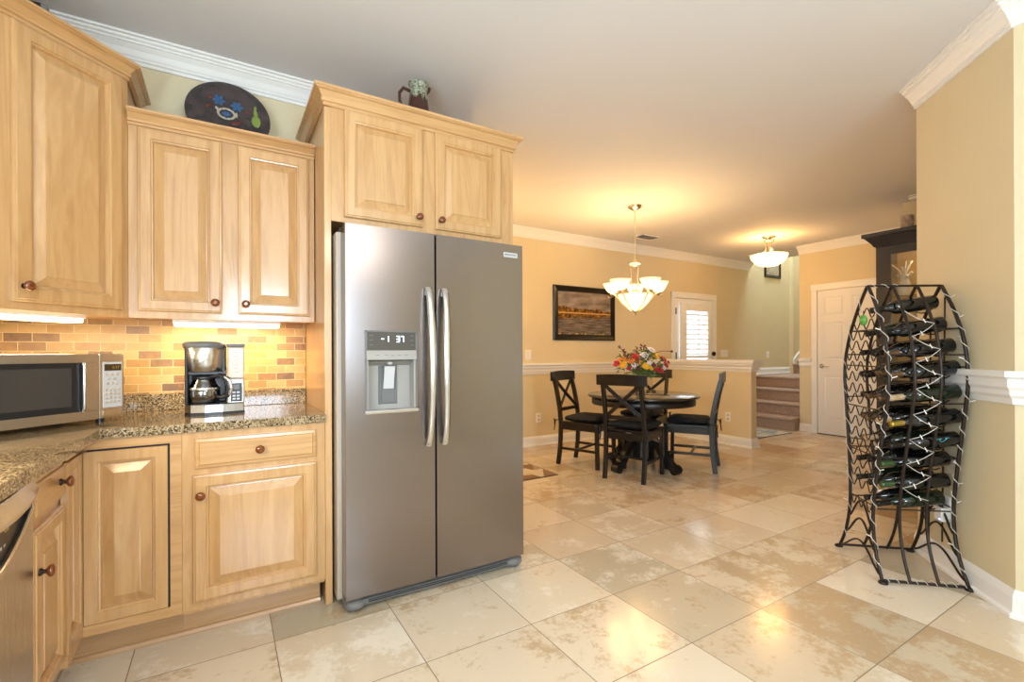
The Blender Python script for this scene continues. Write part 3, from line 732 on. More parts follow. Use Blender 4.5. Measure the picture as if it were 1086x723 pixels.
# narrow left base cabinet
TN = Matrix.Translation((XL - 0.0205, 0, 0)) @ Matrix.Rotation(PI / 2, 4, 'Z')
t = thing('narrow_base_cabinet', 'narrow maple base cabinet with drawer and door beside the dishwasher', 'cabinet', (-0.7, 1.95, 0))
bx(-1.049, XL - 0.040, 1.792, 2.111, 0.10, ZT).build('body', 'maple', t)
face_frame(t, TN, 1.791, 2.111, 0.118, ZT, 0, None)
drawer(t, TN, 1.803, 2.098, 0.690, 0.815, 0, 2.035, 'maple_hy')
cab_door(t, TN, 1.803, 2.098, 0.152, 0.665, 0, kx=1.835, kz=0.545, rail=0.052)
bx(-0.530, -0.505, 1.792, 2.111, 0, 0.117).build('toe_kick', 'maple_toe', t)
# dishwasher
t = thing('dishwasher', 'stainless steel dishwasher with bowed handle at the left edge under the counter', 'dishwasher', (-0.7, 1.49, 0))
XW = XL - 0.018
DY0, DY1 = 1.192, 1.788
bx(-1.045, XW - 0.005, DY0 + 0.004, DY1 - 0.004, 0.10, 0.838).build('tub', 'grey_plastic', t)
g = G()
ys = [DY0 + (DY1 - DY0) * i / 14 for i in range(15)]
def arcv(y, a): q = (y - (DY0 + DY1) / 2) / ((DY1 - DY0) / 2); return a * (1 - q * q)
# lower door panel whose top edge is bowed downwards in the middle
rings = [[(XW + 0.016, y, 0.115), (XW - 0.004, y, 0.115), (XW - 0.004, y, 0.74 - arcv(y, 0.10)), (XW + 0.010, y, 0.74 - arcv(y, 0.10)), (XW + 0.016, y, 0.73 - arcv(y, 0.10))] for y in ys]
g.loft(rings); g.build('door', 'steel_v', t)
g = G()
rings = [[(XW + 0.008, y, 0.742 - arcv(y, 0.10)), (XW - 0.004, y, 0.742 - arcv(y, 0.10)), (XW - 0.004, y, 0.80), (XW - 0.001, y, 0.80)] for y in ys]
g.loft(rings); cpn = g.build('control_panel', 'black_plastic', t)
g = G(); g.tube([(XW + 0.013, y, 0.742 - arcv(y, 0.10)) for y in ys], 0.008, 8); g.build('trim_strip', 'handle_steel', t)
g = G(); rings = [[(XW + 0.014 + arcv(y, 0.030), y, 0.832), (XW - 0.004, y, 0.838), (XW - 0.004, y, 0.800), (XW + 0.024 + arcv(y, 0.030), y, 0.775), (XW + 0.028 + arcv(y, 0.030), y, 0.79)] for y in ys]
g.loft(rings); g.build('handle', 'handle_steel', t, bevel=0.003)
bx(XW - 0.001, XW + 0.018, DY1 - 0.012, DY1, 0.735, 0.80).build('side_cheek', 'handle_steel', t)
bx(-0.55, -0.52, DY0, DY1, 0, 0.112).build('toe_kick', 'black_plastic', t)
for k in range(6):
    yy = 1.60 + 0.022 * k if k < 5 else 1.71
    g = G(); g.T = Matrix.Translation((XW + 0.0045, 0, 0)) @ Matrix.Rotation(math.radians(8), 4, 'Y').to_4x4()
    bx(XW + 0.0035, XW + 0.0062, yy, yy + 0.010, 0.690, 0.698).build('button', 'light_grey', cpn)
bx(XW + 0.0035, XW + 0.0062, 1.70, 1.735, 0.730, 0.755).build('display', M['foil_green'], cpn)
bx(XW + 0.0035, XW + 0.0062, 1.63, 1.655, 0.725, 0.737).build('badge', 'foil_gold', cpn)
# granite countertop
t = thing('countertop', 'speckled brown granite countertop turning the corner below the tiles', 'countertop', (-0.3, 2.6, 0.845))
g = G(); XC = -0.420; YC = 2.288
g.prism([(0.399, YC), (0.399, YW - 0.001), (-1.049, YW - 0.001), (-1.049, 0.6), (-0.425, 0.6), (-0.392, YC)], 0.845, 0.880)
g.build('slab', 'granite', t, bevel=0.006, seg=3)
bx(-1.028, 0.399, YW - 0.021, YW - 0.0012, 0.8805, 0.962).build('upstand', 'granite', t, bevel=0.002)
bx(-1.049, -1.029, 0.6, YW - 0.0012, 0.8805, 0.962).build('upstand', 'granite', t, bevel=0.002)
# under cabinet lights
t = thing('under_cabinet_light', 'lit strip light under the two door wall cabinet', 'strip light', (0.025, 2.72, 1.30), 0, 'lit strips under the wall cabinets')
bx(-0.20, 0.25, 2.68, 2.77, 1.303, 1.3245).build('housing', 'white_plastic', t)
bx(-0.195, 0.245, 2.684, 2.766, 1.288, 1.3028).build('lens', 'strip', t, bevel=0.004)
t = thing('under_cabinet_light', 'lit strip light under the angled corner cabinet', 'strip light', (-0.68, 2.42, 1.30), PI / 4, 'lit strips under the wall cabinets')
g = lg(t); g.box(-0.26, 0.24, -0.045, 0.045, 0.003, 0.0215); g.build('housing', 'white_plastic', t)
g = lg(t); g.box(-0.255, 0.235, -0.041, 0.041, -0.012, 0.0028); g.build('lens', 'strip', t, bevel=0.004)
area('strip_glow', (0.025, 2.75, 1.283), (0, 0.25, -1), 0.44, 0.07, 2.7, (1.0, 0.76, 0.40))
_s = area('strip_glow_corner', (-0.68, 2.42, 1.283), (-0.1, 0.1, -1), 0.48, 0.07, 4.2, (1.0, 0.76, 0.40)); _s.rotation_euler = (0, 0, PI / 4)

# ------------------------------------------------------------------ refrigerator
FX0, FX1, FXC = 0.462, 1.392, 0.925
def fy(x): q = (x - FXC) / 0.467; return 2.168 - 0.006 * (1 - q * q)
t = thing('refrigerator', 'stainless steel side by side refrigerator with ice and water dispenser', 'refrigerator', (FXC, 2.5, 0))
bx(0.442, 1.398, 2.262, 2.87, 0.03, 1.715).build('case', 'grey_case', t, bevel=0.004)
bx(0.465, 0.56, 2.20, 2.33, 1.7155, 1.745).build('hinge_cover', 'grey_plastic', t, bevel=0.008)
DZ0, DZ1 = 0.062, 1.737
def door_shell(xs, zs, holes=None):
    g = G(); idx = {}; vs = []
    nx, nz = len(xs), len(zs)
    for j, z in enumerate(zs):
        for i, x in enumerate(xs): vs.append((x, fy(x), z))
    fs = []
    for j in range(nz - 1):
        for i in range(nx - 1):
            if holes and holes(0.5 * (xs[i] + xs[i + 1]), 0.5 * (zs[j] + zs[j + 1])): continue
            a = j * nx + i; fs.append((a, a + 1, a + nx + 1, a + nx))
    g.add(vs, fs, True)
    yb = 2.258
    g.box(xs[0] + 0.0005, xs[-1] - 0.0005, yb - 0.003, yb, zs[0] + 0.0005, zs[-1] - 0.0005)
    for x in (xs[0], xs[-1]): g.add([(x, fy(x), zs[0]), (x, yb, zs[0]), (x, yb, zs[-1]), (x, fy(x), zs[-1])], [(0, 1, 2, 3)])
    for z in (zs[0], zs[-1]):
        g.loft([[(x, fy(x), z) for x in xs], [(x, yb, z) for x in xs]], False, False, False, False)
    return g
dx0, dx1, dz0, dz1 = 0.545, 0.790, 0.882, 1.262
xs = sorted(set([round(FX0 + (0.879 - FX0) * i / 16, 4) for i in range(17)] + [dx0, dx1]))
zs = [DZ0, 0.4, dz0, 1.0, dz1, 1.5, DZ1]
fd = door_shell(xs, zs, lambda x, z: dx0 < x < dx1 and dz0 < z < dz1).build('freezer_door', 'steel', t)
xs2 = [0.889 + (FX1 - 0.889) * i / 16 for i in range(17)]
rd = door_shell(xs2, [DZ0, 0.6, 1.2, DZ1]).build('fridge_door', 'steel', t)
bx(0.8795, 0.8885, 2.19, 2.257, DZ0 + 0.004, DZ1 - 0.004).build('door_gasket', 'dark_gap', t)
# dispenser inside the freezer door
yf0 = fy(0.665)
g = G(); zsx = 1.128
for (a, b_) in ((dx0, dx0 + 0.008), (dx1 - 0.008, dx1)): g.box(a, b_, yf0 - 0.004, yf0 + 0.05, dz0, dz1)
g.box(dx0, dx1, yf0 - 0.004, yf0 + 0.05, dz1 - 0.006, dz1); g.build('dispenser_frame', 'grey_plastic', fd, bevel=0.001)
g = G(); g.box(dx0 + 0.008, dx1 - 0.008, yf0 - 0.003, yf0 + 0.05, 1.172, dz1 - 0.006); g.build('dispenser_display', simple('dark_display_panel', (0.085, 0.078, 0.068), 0.2), fd, bevel=0.001)
g = G(); g.prism_x([(yf0 - 0.004, 1.172), (yf0 + 0.05, 1.172), (yf0 + 0.05, 1.120), (yf0 - 0.012, 1.128)], dx0 + 0.006, dx1 - 0.006); g.build('dispenser_buttons', 'mid_grey', fd, bevel=0.002)
g = G()
rc = 0.062
g.box(dx0 + 0.008, dx1 - 0.008, yf0 + rc, yf0 + rc + 0.008, dz0, 1.13)
g.box(dx0 + 0.006, dx0 + 0.016, yf0, yf0 + rc, dz0, 1.13); g.box(dx1 - 0.016, dx1 - 0.006, yf0, yf0 + rc, dz0, 1.13)
g.prism_x([(yf0 + 0.0, 1.122), (yf0 + rc, 1.122), (yf0 + rc, 1.10), (yf0 + 0.03, 1.112)], dx0 + 0.016, dx1 - 0.016)
g.build('dispenser_recess', 'mid_grey', fd, bevel=0.002)
g = G(); g.panel(0.622, 0.712, 0.918, 1.108, yf0 + rc, [(0, 0), (0.004, 0.006), (0.010, 0.006), (0.014, 0.002)]); g.build('dispenser_panel', 'grey_plastic', fd)
g = G(); g.prism_x([(yf0 + 0.028, 1.095), (yf0 + 0.034, 1.098), (yf0 + rc - 0.004, 0.995), (yf0 + rc - 0.010, 0.99)], 0.643, 0.692); g.build('dispenser_paddle', 'light_grey', fd, bevel=0.002)
g = G(); g.lathe([(0.016, 0), (0.014, -0.012), (0.008, -0.016)], 12, (0.667, yf0 + 0.03, 1.122)); g.build('dispenser_nozzle', 'light_grey', fd)
g = G(); g.prism_x([(yf0 - 0.014, dz0), (yf0 + rc, dz0), (yf0 + rc, dz0 + 0.012), (yf0 - 0.010, dz0 + 0.02), (yf0 - 0.016, dz0 + 0.012)], dx0 - 0.002, dx1 + 0.002); g.build('drip_tray', 'handle_steel', fd, bevel=0.003)
def seg_digits(body, x, z, hgt, y, mat, parent, T=None):
    segs = {'-': 'g', '1': 'bc', '3': 'abgcd', '7': 'abc', '6': 'afgecd', '2': 'abged', ':': ''}
    w = hgt * 0.5; th = hgt * 0.07; g = G()
    if T is not None: g.T = T
    for ch in body:
        h2 = hgt / 2
        P_ = {'a': (x, x + w, z + h2 - th, z + h2 + th), 'g': (x, x + w, z - th, z + th), 'd': (x, x + w, z - h2 - th, z - h2 + th),
              'f': (x - th, x + th, z, z + h2), 'b': (x + w - th, x + w + th, z, z + h2), 'e': (x - th, x + th, z - h2, z), 'c': (x + w - th, x + w + th, z - h2, z)}
        for q in segs.get(ch, ''): a = P_[q]; g.box(a[0], a[1], y - 0.0006, y, a[2], a[3])
        x += w * 1.6
    return g.build('temperature_digits', mat, parent)
seg_digits('-1', 0.618, 1.224, 0.026, yf0 - 0.0031, 'display', fd)
seg_digits('37', 0.690, 1.224, 0.026, yf0 - 0.0031, 'display', fd)
g = G()
for x, z in ((0.572, 1.240), (0.572, 1.218), (0.572, 1.196), (0.765, 1.240), (0.765, 1.218), (0.765, 1.196), (0.60, 1.150), (0.64, 1.150), (0.67, 1.148), (0.70, 1.150), (0.735, 1.150)):
    yy = yf0 - 0.0036 if z > 1.18 else yf0 - 0.0095
    g.box(x - 0.008, x + 0.008, yy, yy + 0.003, z - 0.0012, z + 0.0012)
g.build('dispenser_icons', 'grey_plastic', fd)
# handles
for nm, hx, par in (('handle', 0.842, fd), ('handle', 0.926, rd)):
    g = G(); n = 22; pts = []
    sg_ = -1 if hx < 0.88 else 1
    for i in range(n + 1):
        q = i / n; z = 0.715 + 0.755 * q
        y = fy(hx) - 0.012 - 0.050 * (math.sin(PI * q) ** 0.55 if 0 < q < 1 else 0)
        pts.append((hx - sg_ * 0.006 * math.sin(PI * q), y, z))
    g.tube(pts, 0.017, 12, flat=(0.62, 1.0), up=(0, -1, 0))
    for z in (0.735, 1.450): g.box(hx - 0.010, hx + 0.010, fy(hx) - 0.03, fy(hx) + 0.001, z - 0.014, z + 0.014)
    g.build(nm, 'handle_steel', par)
# badge
bt = G(); yb_ = fy(1.315) - 0.0015
bt.box(1.272, 1.358, yb_, yb_ + 0.006, 1.668, 1.693); bo = bt.build('badge', 'light_grey', rd)
text('badge_lettering', 'FRIGIDAIRE', 0.0145, 'black_plastic', rd, Matrix.Translation((1.315, yb_ - 0.0004, 1.6805)) @ Matrix.Rotation(0.02, 4, 'Z') @ FACE_Y)
# base grille and roller covers
g = G(); xx = [0.462 + 0.925 * i / 16 for i in range(17)]
g.loft([[(x, fy(x) + 0.030, 0.012), (x, fy(x) + 0.012, 0.020), (x, fy(x) + 0.012, 0.045), (x, 2.255, 0.058), (x, 2.255, 0.012)] for x in xx])
g.build('base_grille', 'grey_plastic', t)
g = G(); xx = [0.56 + 0.73 * i / 12 for i in range(13)]
for z in (0.028, 0.037): g.loft([[(x, fy(x) + 0.009, z), (x, fy(x) + 0.014, z), (x, fy(x) + 0.014, z + 0.004), (x, fy(x) + 0.009, z + 0.004)] for x in xx])
g.build('grille_slots', 'black_plastic', t)
for x0_, x1_ in ((0.455, 0.555), (1.292, 1.388)):
    g = G(); g.ball(((x0_ + x1_) / 2, fy((x0_ + x1_) / 2) + 0.035, 0.028), 0.052, 0.050, 0.028, 14); g.build('roller_cover', 'grey_plastic', t)

# ------------------------------------------------------------------ things on the counter and the cabinets
# microwave, diagonal in the corner
mc = Vector((-0.362, 2.573)); MWd = 0.515
t = thing('microwave', 'stainless microwave with keypad set across the counter corner', 'microwave', (mc.x - 0.70711 * MWd / 2, mc.y - 0.70711 * MWd / 2, 0.880), PI / 4)
h = MWd / 2
g = lg(t); g.box(-h + 0.002, h - 0.002, 0.022, 0.335, 0.018, 0.278); g.build('case', 'steel_light', t, bevel=0.004)
for x in (-h + 0.05, h - 0.05):
    for y in (0.06, 0.30): g = lg(t); g.lathe([(0.014, 0.0005), (0.014, 0.018)], 12, (x, y, 0)); g.build('foot', 'black_plastic', t)
xs_ = h - 0.0975
g = lg(t); wz0, wz1, wx1 = 0.055, 0.245, h - 0.158
g.box(-h, xs_ - 0.001, -0.004, 0.022, 0.246, 0.280); g.box(-h, xs_ - 0.001, -0.004, 0.022, 0.018, 0.054); g.box(wx1 + 0.006, xs_ - 0.001, -0.004, 0.022, 0.054, 0.246); g.box(-h, -h + 0.04, -0.004, 0.022, 0.054, 0.246)
md = g.build('door', 'steel_light', t, bevel=0.0015)
g = lg(t); g.box(-h + 0.038, wx1 + 0.008, 0.0, 0.020, 0.052, 0.248); g.build('window_surround', 'black_plastic', md)
g = lg(t); g.box(-h + 0.07, wx1 - 0.035, -0.0012, 0.004, 0.078, 0.226); g.build('window', 'dark_glass', md, bevel=0.001)
g = lg(t); g.tube([(wx1 + 0.002, -0.006, 0.056), (wx1 + 0.002, -0.012, 0.070), (wx1 + 0.002, -0.012, 0.230), (wx1 + 0.002, -0.006, 0.244)], 0.006, 10); g.build('handle', 'handle_steel', md)
g = lg(t); g.box(xs_ + 0.001, h, -0.003, 0.022, 0.018, 0.280); cp = g.build('control_panel', 'steel_light', t, bevel=0.003)
g = lg(t); g.box(xs_ + 0.014, h - 0.008, -0.0055, 0.0, 0.060, 0.247); g.build('keypad', 'light_grey', cp, bevel=0.0015)
g = lg(t); g.box(xs_ + 0.019, h - 0.013, -0.0068, 0.0, 0.211, 0.238); g.build('display', 'display_amber', cp)
text('display_digits', '6:27', 0.016, 'foil_gold', cp, MW[t.name] @ Matrix.Translation((h - 0.035, -0.0070, 0.2245)) @ FACE_Y)
kk = [(xs_ + 0.028, 0.196), (xs_ + 0.049, 0.196), (xs_ + 0.070, 0.196), (xs_ + 0.038, 0.178), (xs_ + 0.059, 0.178), (xs_ + 0.032, 0.158), (xs_ + 0.049, 0.158), (xs_ + 0.066, 0.158)]
for r in range(4):
    for c_ in range(4): kk.append((xs_ + 0.025 + 0.0165 * c_, 0.133 - 0.0165 * r))
for (kx, kz) in kk:
    g = lg(t); g.T = g.T @ Matrix.Translation((kx, -0.0052, kz)) @ Matrix.Rotation(PI / 2, 4, 'X'); g.lathe([(0.0062, 0), (0.0058, 0.0016), (0.003, 0.002)], 10); g.build('button', 'grey_case', cp)
g = lg(t); g.box(xs_ + 0.012, h - 0.008, -0.0058, 0.0, 0.024, 0.050); g.build('open_button', 'handle_steel', cp, bevel=0.003)
# coffee maker
t = thing('coffee_maker', 'steel and black drip coffee maker with glass carafe and water tank', 'coffee maker', (-0.032, 2.66, 0.880), 0.0)
g = lg(t); pr = [(-0.118, 0.10), (-0.118, -0.06), (-0.095, -0.088), (-0.04, -0.106), (0.03, -0.106), (0.118, -0.09), (0.118, 0.10)]
g.prism(pr, 0.0, 0.012); g.build('base_foot', 'black_plastic', t, bevel=0.002)
g = lg(t); g.prism([(x * 0.985, y * 0.985) for x, y in pr], 0.012, 0.046); g.build('base', 'steel_v', t, bevel=0.004)
g = lg(t); g.lathe([(0.062, 0.0465), (0.062, 0.050), (0.0, 0.0505)], 24, (-0.045, -0.02, 0)); g.build('hot_plate', 'black_plastic', t)
g = lg(t); g.box(-0.118, 0.045, 0.045, 0.10, 0.046, 0.318); g.box(-0.118, -0.104, -0.060, 0.046, 0.046, 0.318); g.build('back_column', 'black_plastic', t, bevel=0.006)
g = lg(t); g.box(0.047, 0.118, -0.088, 0.10, 0.046, 0.162); g.build('control_tower', 'steel_v', t, bevel=0.006)
g = lg(t); g.box(0.062, 0.108, -0.091, -0.086, 0.055, 0.142); cpp = g.build('control_panel', 'black_plastic', t, bevel=0.002)
g = lg(t); g.box(0.070, 0.096, -0.0925, -0.0905, 0.112, 0.134); g.build('display', 'display', cpp) if False else g.build('display', 'grey_plastic', cpp)
for z in (0.068, 0.082, 0.098):
    for x in (0.075, 0.092):
        g = lg(t); g.box(x - 0.006, x + 0.006, -0.0925, -0.0905, z - 0.004, z + 0.004); g.build('button', 'light_grey', cpp)
g = lg(t); g.box(0.049, 0.118, -0.080, 0.098, 0.163, 0.310); tk = g.build('water_tank', 'tank', t, bevel=0.006)
g = lg(t)
for k in range(6): g.box(0.076, 0.088 if k % 2 else 0.094, -0.0812, -0.0795, 0.19 + 0.019 * k, 0.1915 + 0.019 * k)
g.build('level_marks', 'grey_plastic', tk)
g = lg(t); g.box(0.046, 0.121, -0.084, 0.10, 0.310, 0.326); g.build('tank_lid', 'grey_plastic', t, bevel=0.005)
g = lg(t); g.lathe([(0.066, 0.196), (0.070, 0.200), (0.080, 0.305), (0.078, 0.308)], 28, (-0.042, -0.020, 0)); g.build('brew_basket', 'handle_steel', t)
g = lg(t); g.lathe([(0.082, 0.305), (0.086, 0.312), (0.086, 0.326), (0.078, 0.335), (0.02, 0.337)], 28, (-0.042, -0.016, 0)); g.build('lid', 'grey_plastic', t)
g = lg(t); g.box(-0.104, 0.046, -0.075, 0.046, 0.182, 0.197); g.build('basket_shelf', 'black_plastic', t, bevel=0.003)
car = thing('coffee_carafe', 'empty glass coffee carafe with black handle standing in the coffee maker', 'carafe', (-0.077, 2.64, 0.931), 0.0)
g = lg(car); g.lathe([(0.050, 0.0), (0.062, 0.006), (0.067, 0.035), (0.064, 0.065), (0.050, 0.092), (0.042, 0.108), (0.042, 0.114), (0.040, 0.108), (0.048, 0.09), (0.062, 0.062), (0.064, 0.036), (0.058, 0.008), (0.0, 0.004)], 28); g.build('glass_jug', 'smoke_glass', car)
g = lg(car); g.lathe([(0.044, 0.108), (0.046, 0.114), (0.046, 0.124), (0.03, 0.130), (0.0, 0.131)], 24); g.build('lid', 'black_plastic', car)
g = lg(car); g.lathe([(0.0655, 0.060), (0.0665, 0.063), (0.0665, 0.070), (0.064, 0.073)], 28); g.build('steel_band', 'handle_steel', car)
g = lg(car); g.tube([(0.030, -0.030, 0.122), (0.062, -0.050, 0.128), (0.094, -0.064, 0.110), (0.102, -0.068, 0.070), (0.094, -0.064, 0.032), (0.070, -0.05, 0.024), (0.052, -0.036, 0.030)], [0.010, 0.012, 0.013, 0.012, 0.011, 0.009, 0.008], 10); g.build('handle', 'black_plastic', car)
g = lg(car); g.tube([(0.080, -0.072, 0.122), (0.104, -0.080, 0.102), (0.110, -0.081, 0.066), (0.102, -0.077, 0.036)], [0.005, 0.008, 0.008, 0.005], 8); g.build('handle_inlay', 'handle_steel', car)
# plate on stand above the wall cabinet
t = thing('decorative_plate', 'dark brown glazed plate with painted blue flowers leaning above the wall cabinet', 'plate', (0.030, 2.775, 2.180))
TP = MW[t.name] @ Matrix.Translation((0, 0.0, 0.002)) @ Matrix.Rotation(math.radians(76), 4, 'X')
g = G(); g.T = TP @ Matrix.Translation((0, 0.188, 0))
g.lathe([(0.001, 0.0), (0.09, 0.0), (0.130, 0.008), (0.182, 0.022), (0.188, 0.026), (0.184, 0.030), (0.130, 0.018), (0.095, 0.010), (0.001, 0.009)], 48)
pl_ = g.build('dish', 'plate_glaze', t)
def dec(nm, mat, items):
    g = G(); g.T = TP @ Matrix.Translation((0, 0.188, 0))
    for (x, y, rx, ry, a) in items:
        zz = 0.009 if math.hypot(x, y) < 0.09 else 0.009 + (math.hypot(x, y) - 0.09) * 0.22
        n = 12; ca, sa = math.cos(a), math.sin(a)
        ring = lambda s_, z_: [(x + (rx * s_ * math.cos(2 * PI * k / n)) * ca - (ry * s_ * math.sin(2 * PI * k / n)) * sa, y + (rx * s_ * math.cos(2 * PI * k / n)) * sa + (ry * s_ * math.sin(2 * PI * k / n)) * ca, z_) for k in range(n)]
        g.loft([ring(1, zz - 0.004), ring(1, zz + 0.0025), ring(0.6, zz + 0.004)], True)
    g.build(nm, mat, t)
for cx, cy in ((-0.045, 0.085), (0.035, 0.070)):
    dec('painted_flower', 'blue_glaze', [(cx, cy, 0.010, 0.010, 0)] + [(cx + 0.018 * math.cos(k * PI / 3), cy + 0.018 * math.sin(k * PI / 3), 0.012, 0.009, k * PI / 3) for k in range(6)])
dec('painted_bowl', 'blue_glaze', [(-0.012, 0.015, 0.020, 0.014, 0)])
dec('painted_teapot', 'cream_glaze', [(-0.012 + 0.036 * math.cos(a), 0.015 + 0.028 * math.sin(a), 0.013, 0.006, a + PI / 2) for a in [k * PI / 5 for k in range(10)]] + [(0.032, 0.018, 0.006, 0.016, 0), (-0.052, 0.035, 0.007, 0.014, 0.6)])
dec('painted_bottle', 'green_glaze', [(0.125, 0.0, 0.026, 0.036, 0.1), (0.120, 0.045, 0.010, 0.028, 0.1), (0.118, 0.076, 0.007, 0.012, 0.1)])
for q in ((0.085, 0.05, 0.022, 0.007, -0.2), (-0.09, 0.04, 0.015, 0.008, 0.5), (0.03, -0.03, 0.03, 0.012, 0.4), (-0.08, 0.09, 0.012, 0.012, 0)):
    dec('painted_leaf', 'rust_glaze', [q])
# small plate easel behind it, its own thing
t = thing('plate_easel', 'small dark wire easel propping up the decorative plate', 'easel', (0.030, 2.845, 2.176))
g = lg(t)
for s in (-1, 1): g.tube([(s * 0.05, 0.03, 0.003), (s * 0.03, 0.02, 0.12), (0, 0.012, 0.20)], 0.003, 6)
g.tube([(-0.05, 0.03, 0.003), (0.05, 0.03, 0.003)], 0.003, 6)
g.build('wire_frame', 'iron', t)
# jug
t = thing('jug', 'brown stoneware jug with dripping green and cream glaze on the fridge cabinet', 'jug', (0.915, 2.47, 2.321))
g = lg(t); g.lathe([(0.050, 0), (0.062, 0.01), (0.066, 0.06), (0.060, 0.14), (0.050, 0.22), (0.047, 0.26), (0.052, 0.296), (0.056, 0.302), (0.051, 0.303), (0.043, 0.26), (0.045, 0.2), (0.02, 0.19)], 28)
ju = g.build('body', 'jug', t)
g = lg(t); g.tube([(-0.047, 0, 0.255), (-0.085, 0, 0.262), (-0.105, 0, 0.23), (-0.105, 0, 0.19), (-0.088, 0, 0.15), (-0.060, 0, 0.135)], [0.009, 0.009, 0.009, 0.008, 0.008, 0.007], 10); g.build('handle', 'brown_glaze', t)
g = lg(t); g.tube([(0.040, 0, 0.270), (0.056, 0, 0.288), (0.066, 0, 0.302)], [0.016, 0.014, 0.008], 10); g.build('spout', 'brown_glaze', t)
# brown board standing on corner cabinet
t = thing('wooden_board', 'dark red brown board standing on top of the corner cabinet at the top left', 'board', (-0.80, 2.815, 2.353))
bx(-0.93, -0.668, 2.805, 2.83, 2.353, 2.684).build('panel', 'brownboard', t)
bx(-0.668, -0.648, 2.803, 2.832, 2.353, 2.684).build('edge_strip', 'boardedge', t)

# ------------------------------------------------------------------ dining set
TC = Vector((3.605, 3.385))
t = thing('dining_table', 'round black pedestal dining table with the flower vase', 'table', (TC.x, TC.y, 0), math.radians(5))
g = lg(t); g.lathe([(0.0, 0.708), (0.525, 0.708), (0.540, 0.714), (0.545, 0.722), (0.540, 0.732), (0.525, 0.738), (0.0, 0.7385)], 64); g.build('tabletop', 'black_top', t)
g = lg(t); g.lathe([(0.47, 0.640), (0.500, 0.640), (0.505, 0.650), (0.505, 0.7075), (0.47, 0.7075), (0.47, 0.640)], 64); g.build('apron', 'black', t)
g = lg(t); g.lathe([(0.02, 0.09), (0.12, 0.09), (0.14, 0.11), (0.14, 0.30), (0.12, 0.33), (0.11, 0.36), (0.09, 0.42), (0.085, 0.55), (0.10, 0.60), (0.15, 0.64), (0.16, 0.7075), (0.02, 0.7075)], 12, smooth=False); g.build('pedestal', 'black', t)
for k in range(4):
    g = lg(t); a = k * PI / 2; ca, sa = math.cos(a), math.sin(a)
    pts = [(0.10, 0.27), (0.18, 0.25), (0.26, 0.17), (0.33, 0.075), (0.385, 0.045)]
    g.bar([(r * ca, r * sa, z) for r, z in pts], 0.065, 0.075)
    g.T = MW[t.name] @ Matrix.Rotation(a, 4, 'Z') @ Matrix.Translation((0.385, 0.0, 0.045)) @ Matrix.Rotation(PI / 2, 4, 'X')
    g.lathe([(0.045, -0.038), (0.045, 0.038)], 20); g.lathe([(0.022, -0.045), (0.022, 0.045)], 14)
    g.build('foot', 'black', t, bevel=0.004)
chair_lb = 'black cross back dining chair'
ch = thing('dining_chair', 'black X back dining chair nearest the viewer, back turned to us', 'chair', (3.28, 3.19, 0), 0, 'dining chairs round the table')
def chair_parts(t):
    "origin on the floor under the seat, sitting direction +y"
    def lgl(): return lg(t)
    for s in (-1, 1):
        g = lgl(); g.bar([(s * 0.185, -0.240, 0), (s * 0.185, -0.215, 0.18), (s * 0.185, -0.205, 0.42), (s * 0.183, -0.222, 0.58), (s * 0.180, -0.255, 0.75), (s * 0.178, -0.290, 0.885)], 0.034, 0.040, up=(0, 1, 0)); g.build('rear_leg', 'black', t, bevel=0.004)
        g = lgl(); g.bar([(s * 0.190, 0.212, 0), (s * 0.190, 0.205, 0.43)], 0.036, 0.036, up=(0, 1, 0)); g.build('front_leg', 'black', t, bevel=0.004)
        for z in (0.17,) if s < 0 else (0.17,):
            g = lgl(); g.bar([(s * 0.187, -0.215, 0.17), (s * 0.190, 0.205, 0.17)], 0.018, 0.026); g.build('stretcher', 'black', t, bevel=0.003)
    g = lgl(); g.bar([(-0.188, -0.02, 0.17), (0.188, -0.02, 0.17)], 0.018, 0.022); g.build('stretcher', 'black', t, bevel=0.003)
    g = lgl(); g.box(-0.170, 0.170, 0.190, 0.212, 0.365, 0.428); g.box(-0.167, 0.167, -0.215, -0.195, 0.365, 0.428); g.box(-0.200, -0.180, -0.186, 0.187, 0.365, 0.428); g.box(0.180, 0.200, -0.186, 0.187, 0.365, 0.428); g.build('apron', 'black', t, bevel=0.003)
    g = lgl(); g.prism([(-0.205, -0.185), (-0.225, 0.20), (-0.205, 0.235), (0.205, 0.235), (0.225, 0.20), (0.205, -0.185)], 0.430, 0.452); g.build('seat', 'black', t, bevel=0.005)
    g = lgl(); n = 10; rings = []
    for i in range(n + 1):
        q = -1 + 2 * i / n; x = q * 0.236; y = -0.288 - 0.020 * (1 - q * q); zt = 0.955 + 0.008 * (1 - q * q)
        rings.append([(x, y - 0.013, 0.862), (x, y + 0.013, 0.858), (x, y + 0.008, zt), (x, y - 0.016, zt)])
    g.loft(rings); g.build('top_rail', 'black', t, bevel=0.004)
    g = lgl(); g.bar([(-0.178, -0.222, 0.565), (0.178, -0.222, 0.565)], 0.018, 0.036, up=(0, 0, 1)); g.build('lower_rail', 'black', t, bevel=0.003)
    for s in (-1, 1):
        g = lgl(); g.bar([(-s * 0.170, -0.222 + s * 0.004, 0.575), (0, -0.258 + s * 0.004, 0.72), (s * 0.168, -0.284 + s * 0.004, 0.868)], 0.014, 0.034, up=(0, 0, 1)); g.build('cross_bar', 'black', t, bevel=0.002)
chair_parts(ch)
cu = thing('seat_cushion', 'black tufted cushion on the chair nearest the viewer', 'cushion', (3.28, 3.19, 0.453), 0, 'cushions on the dining chairs')
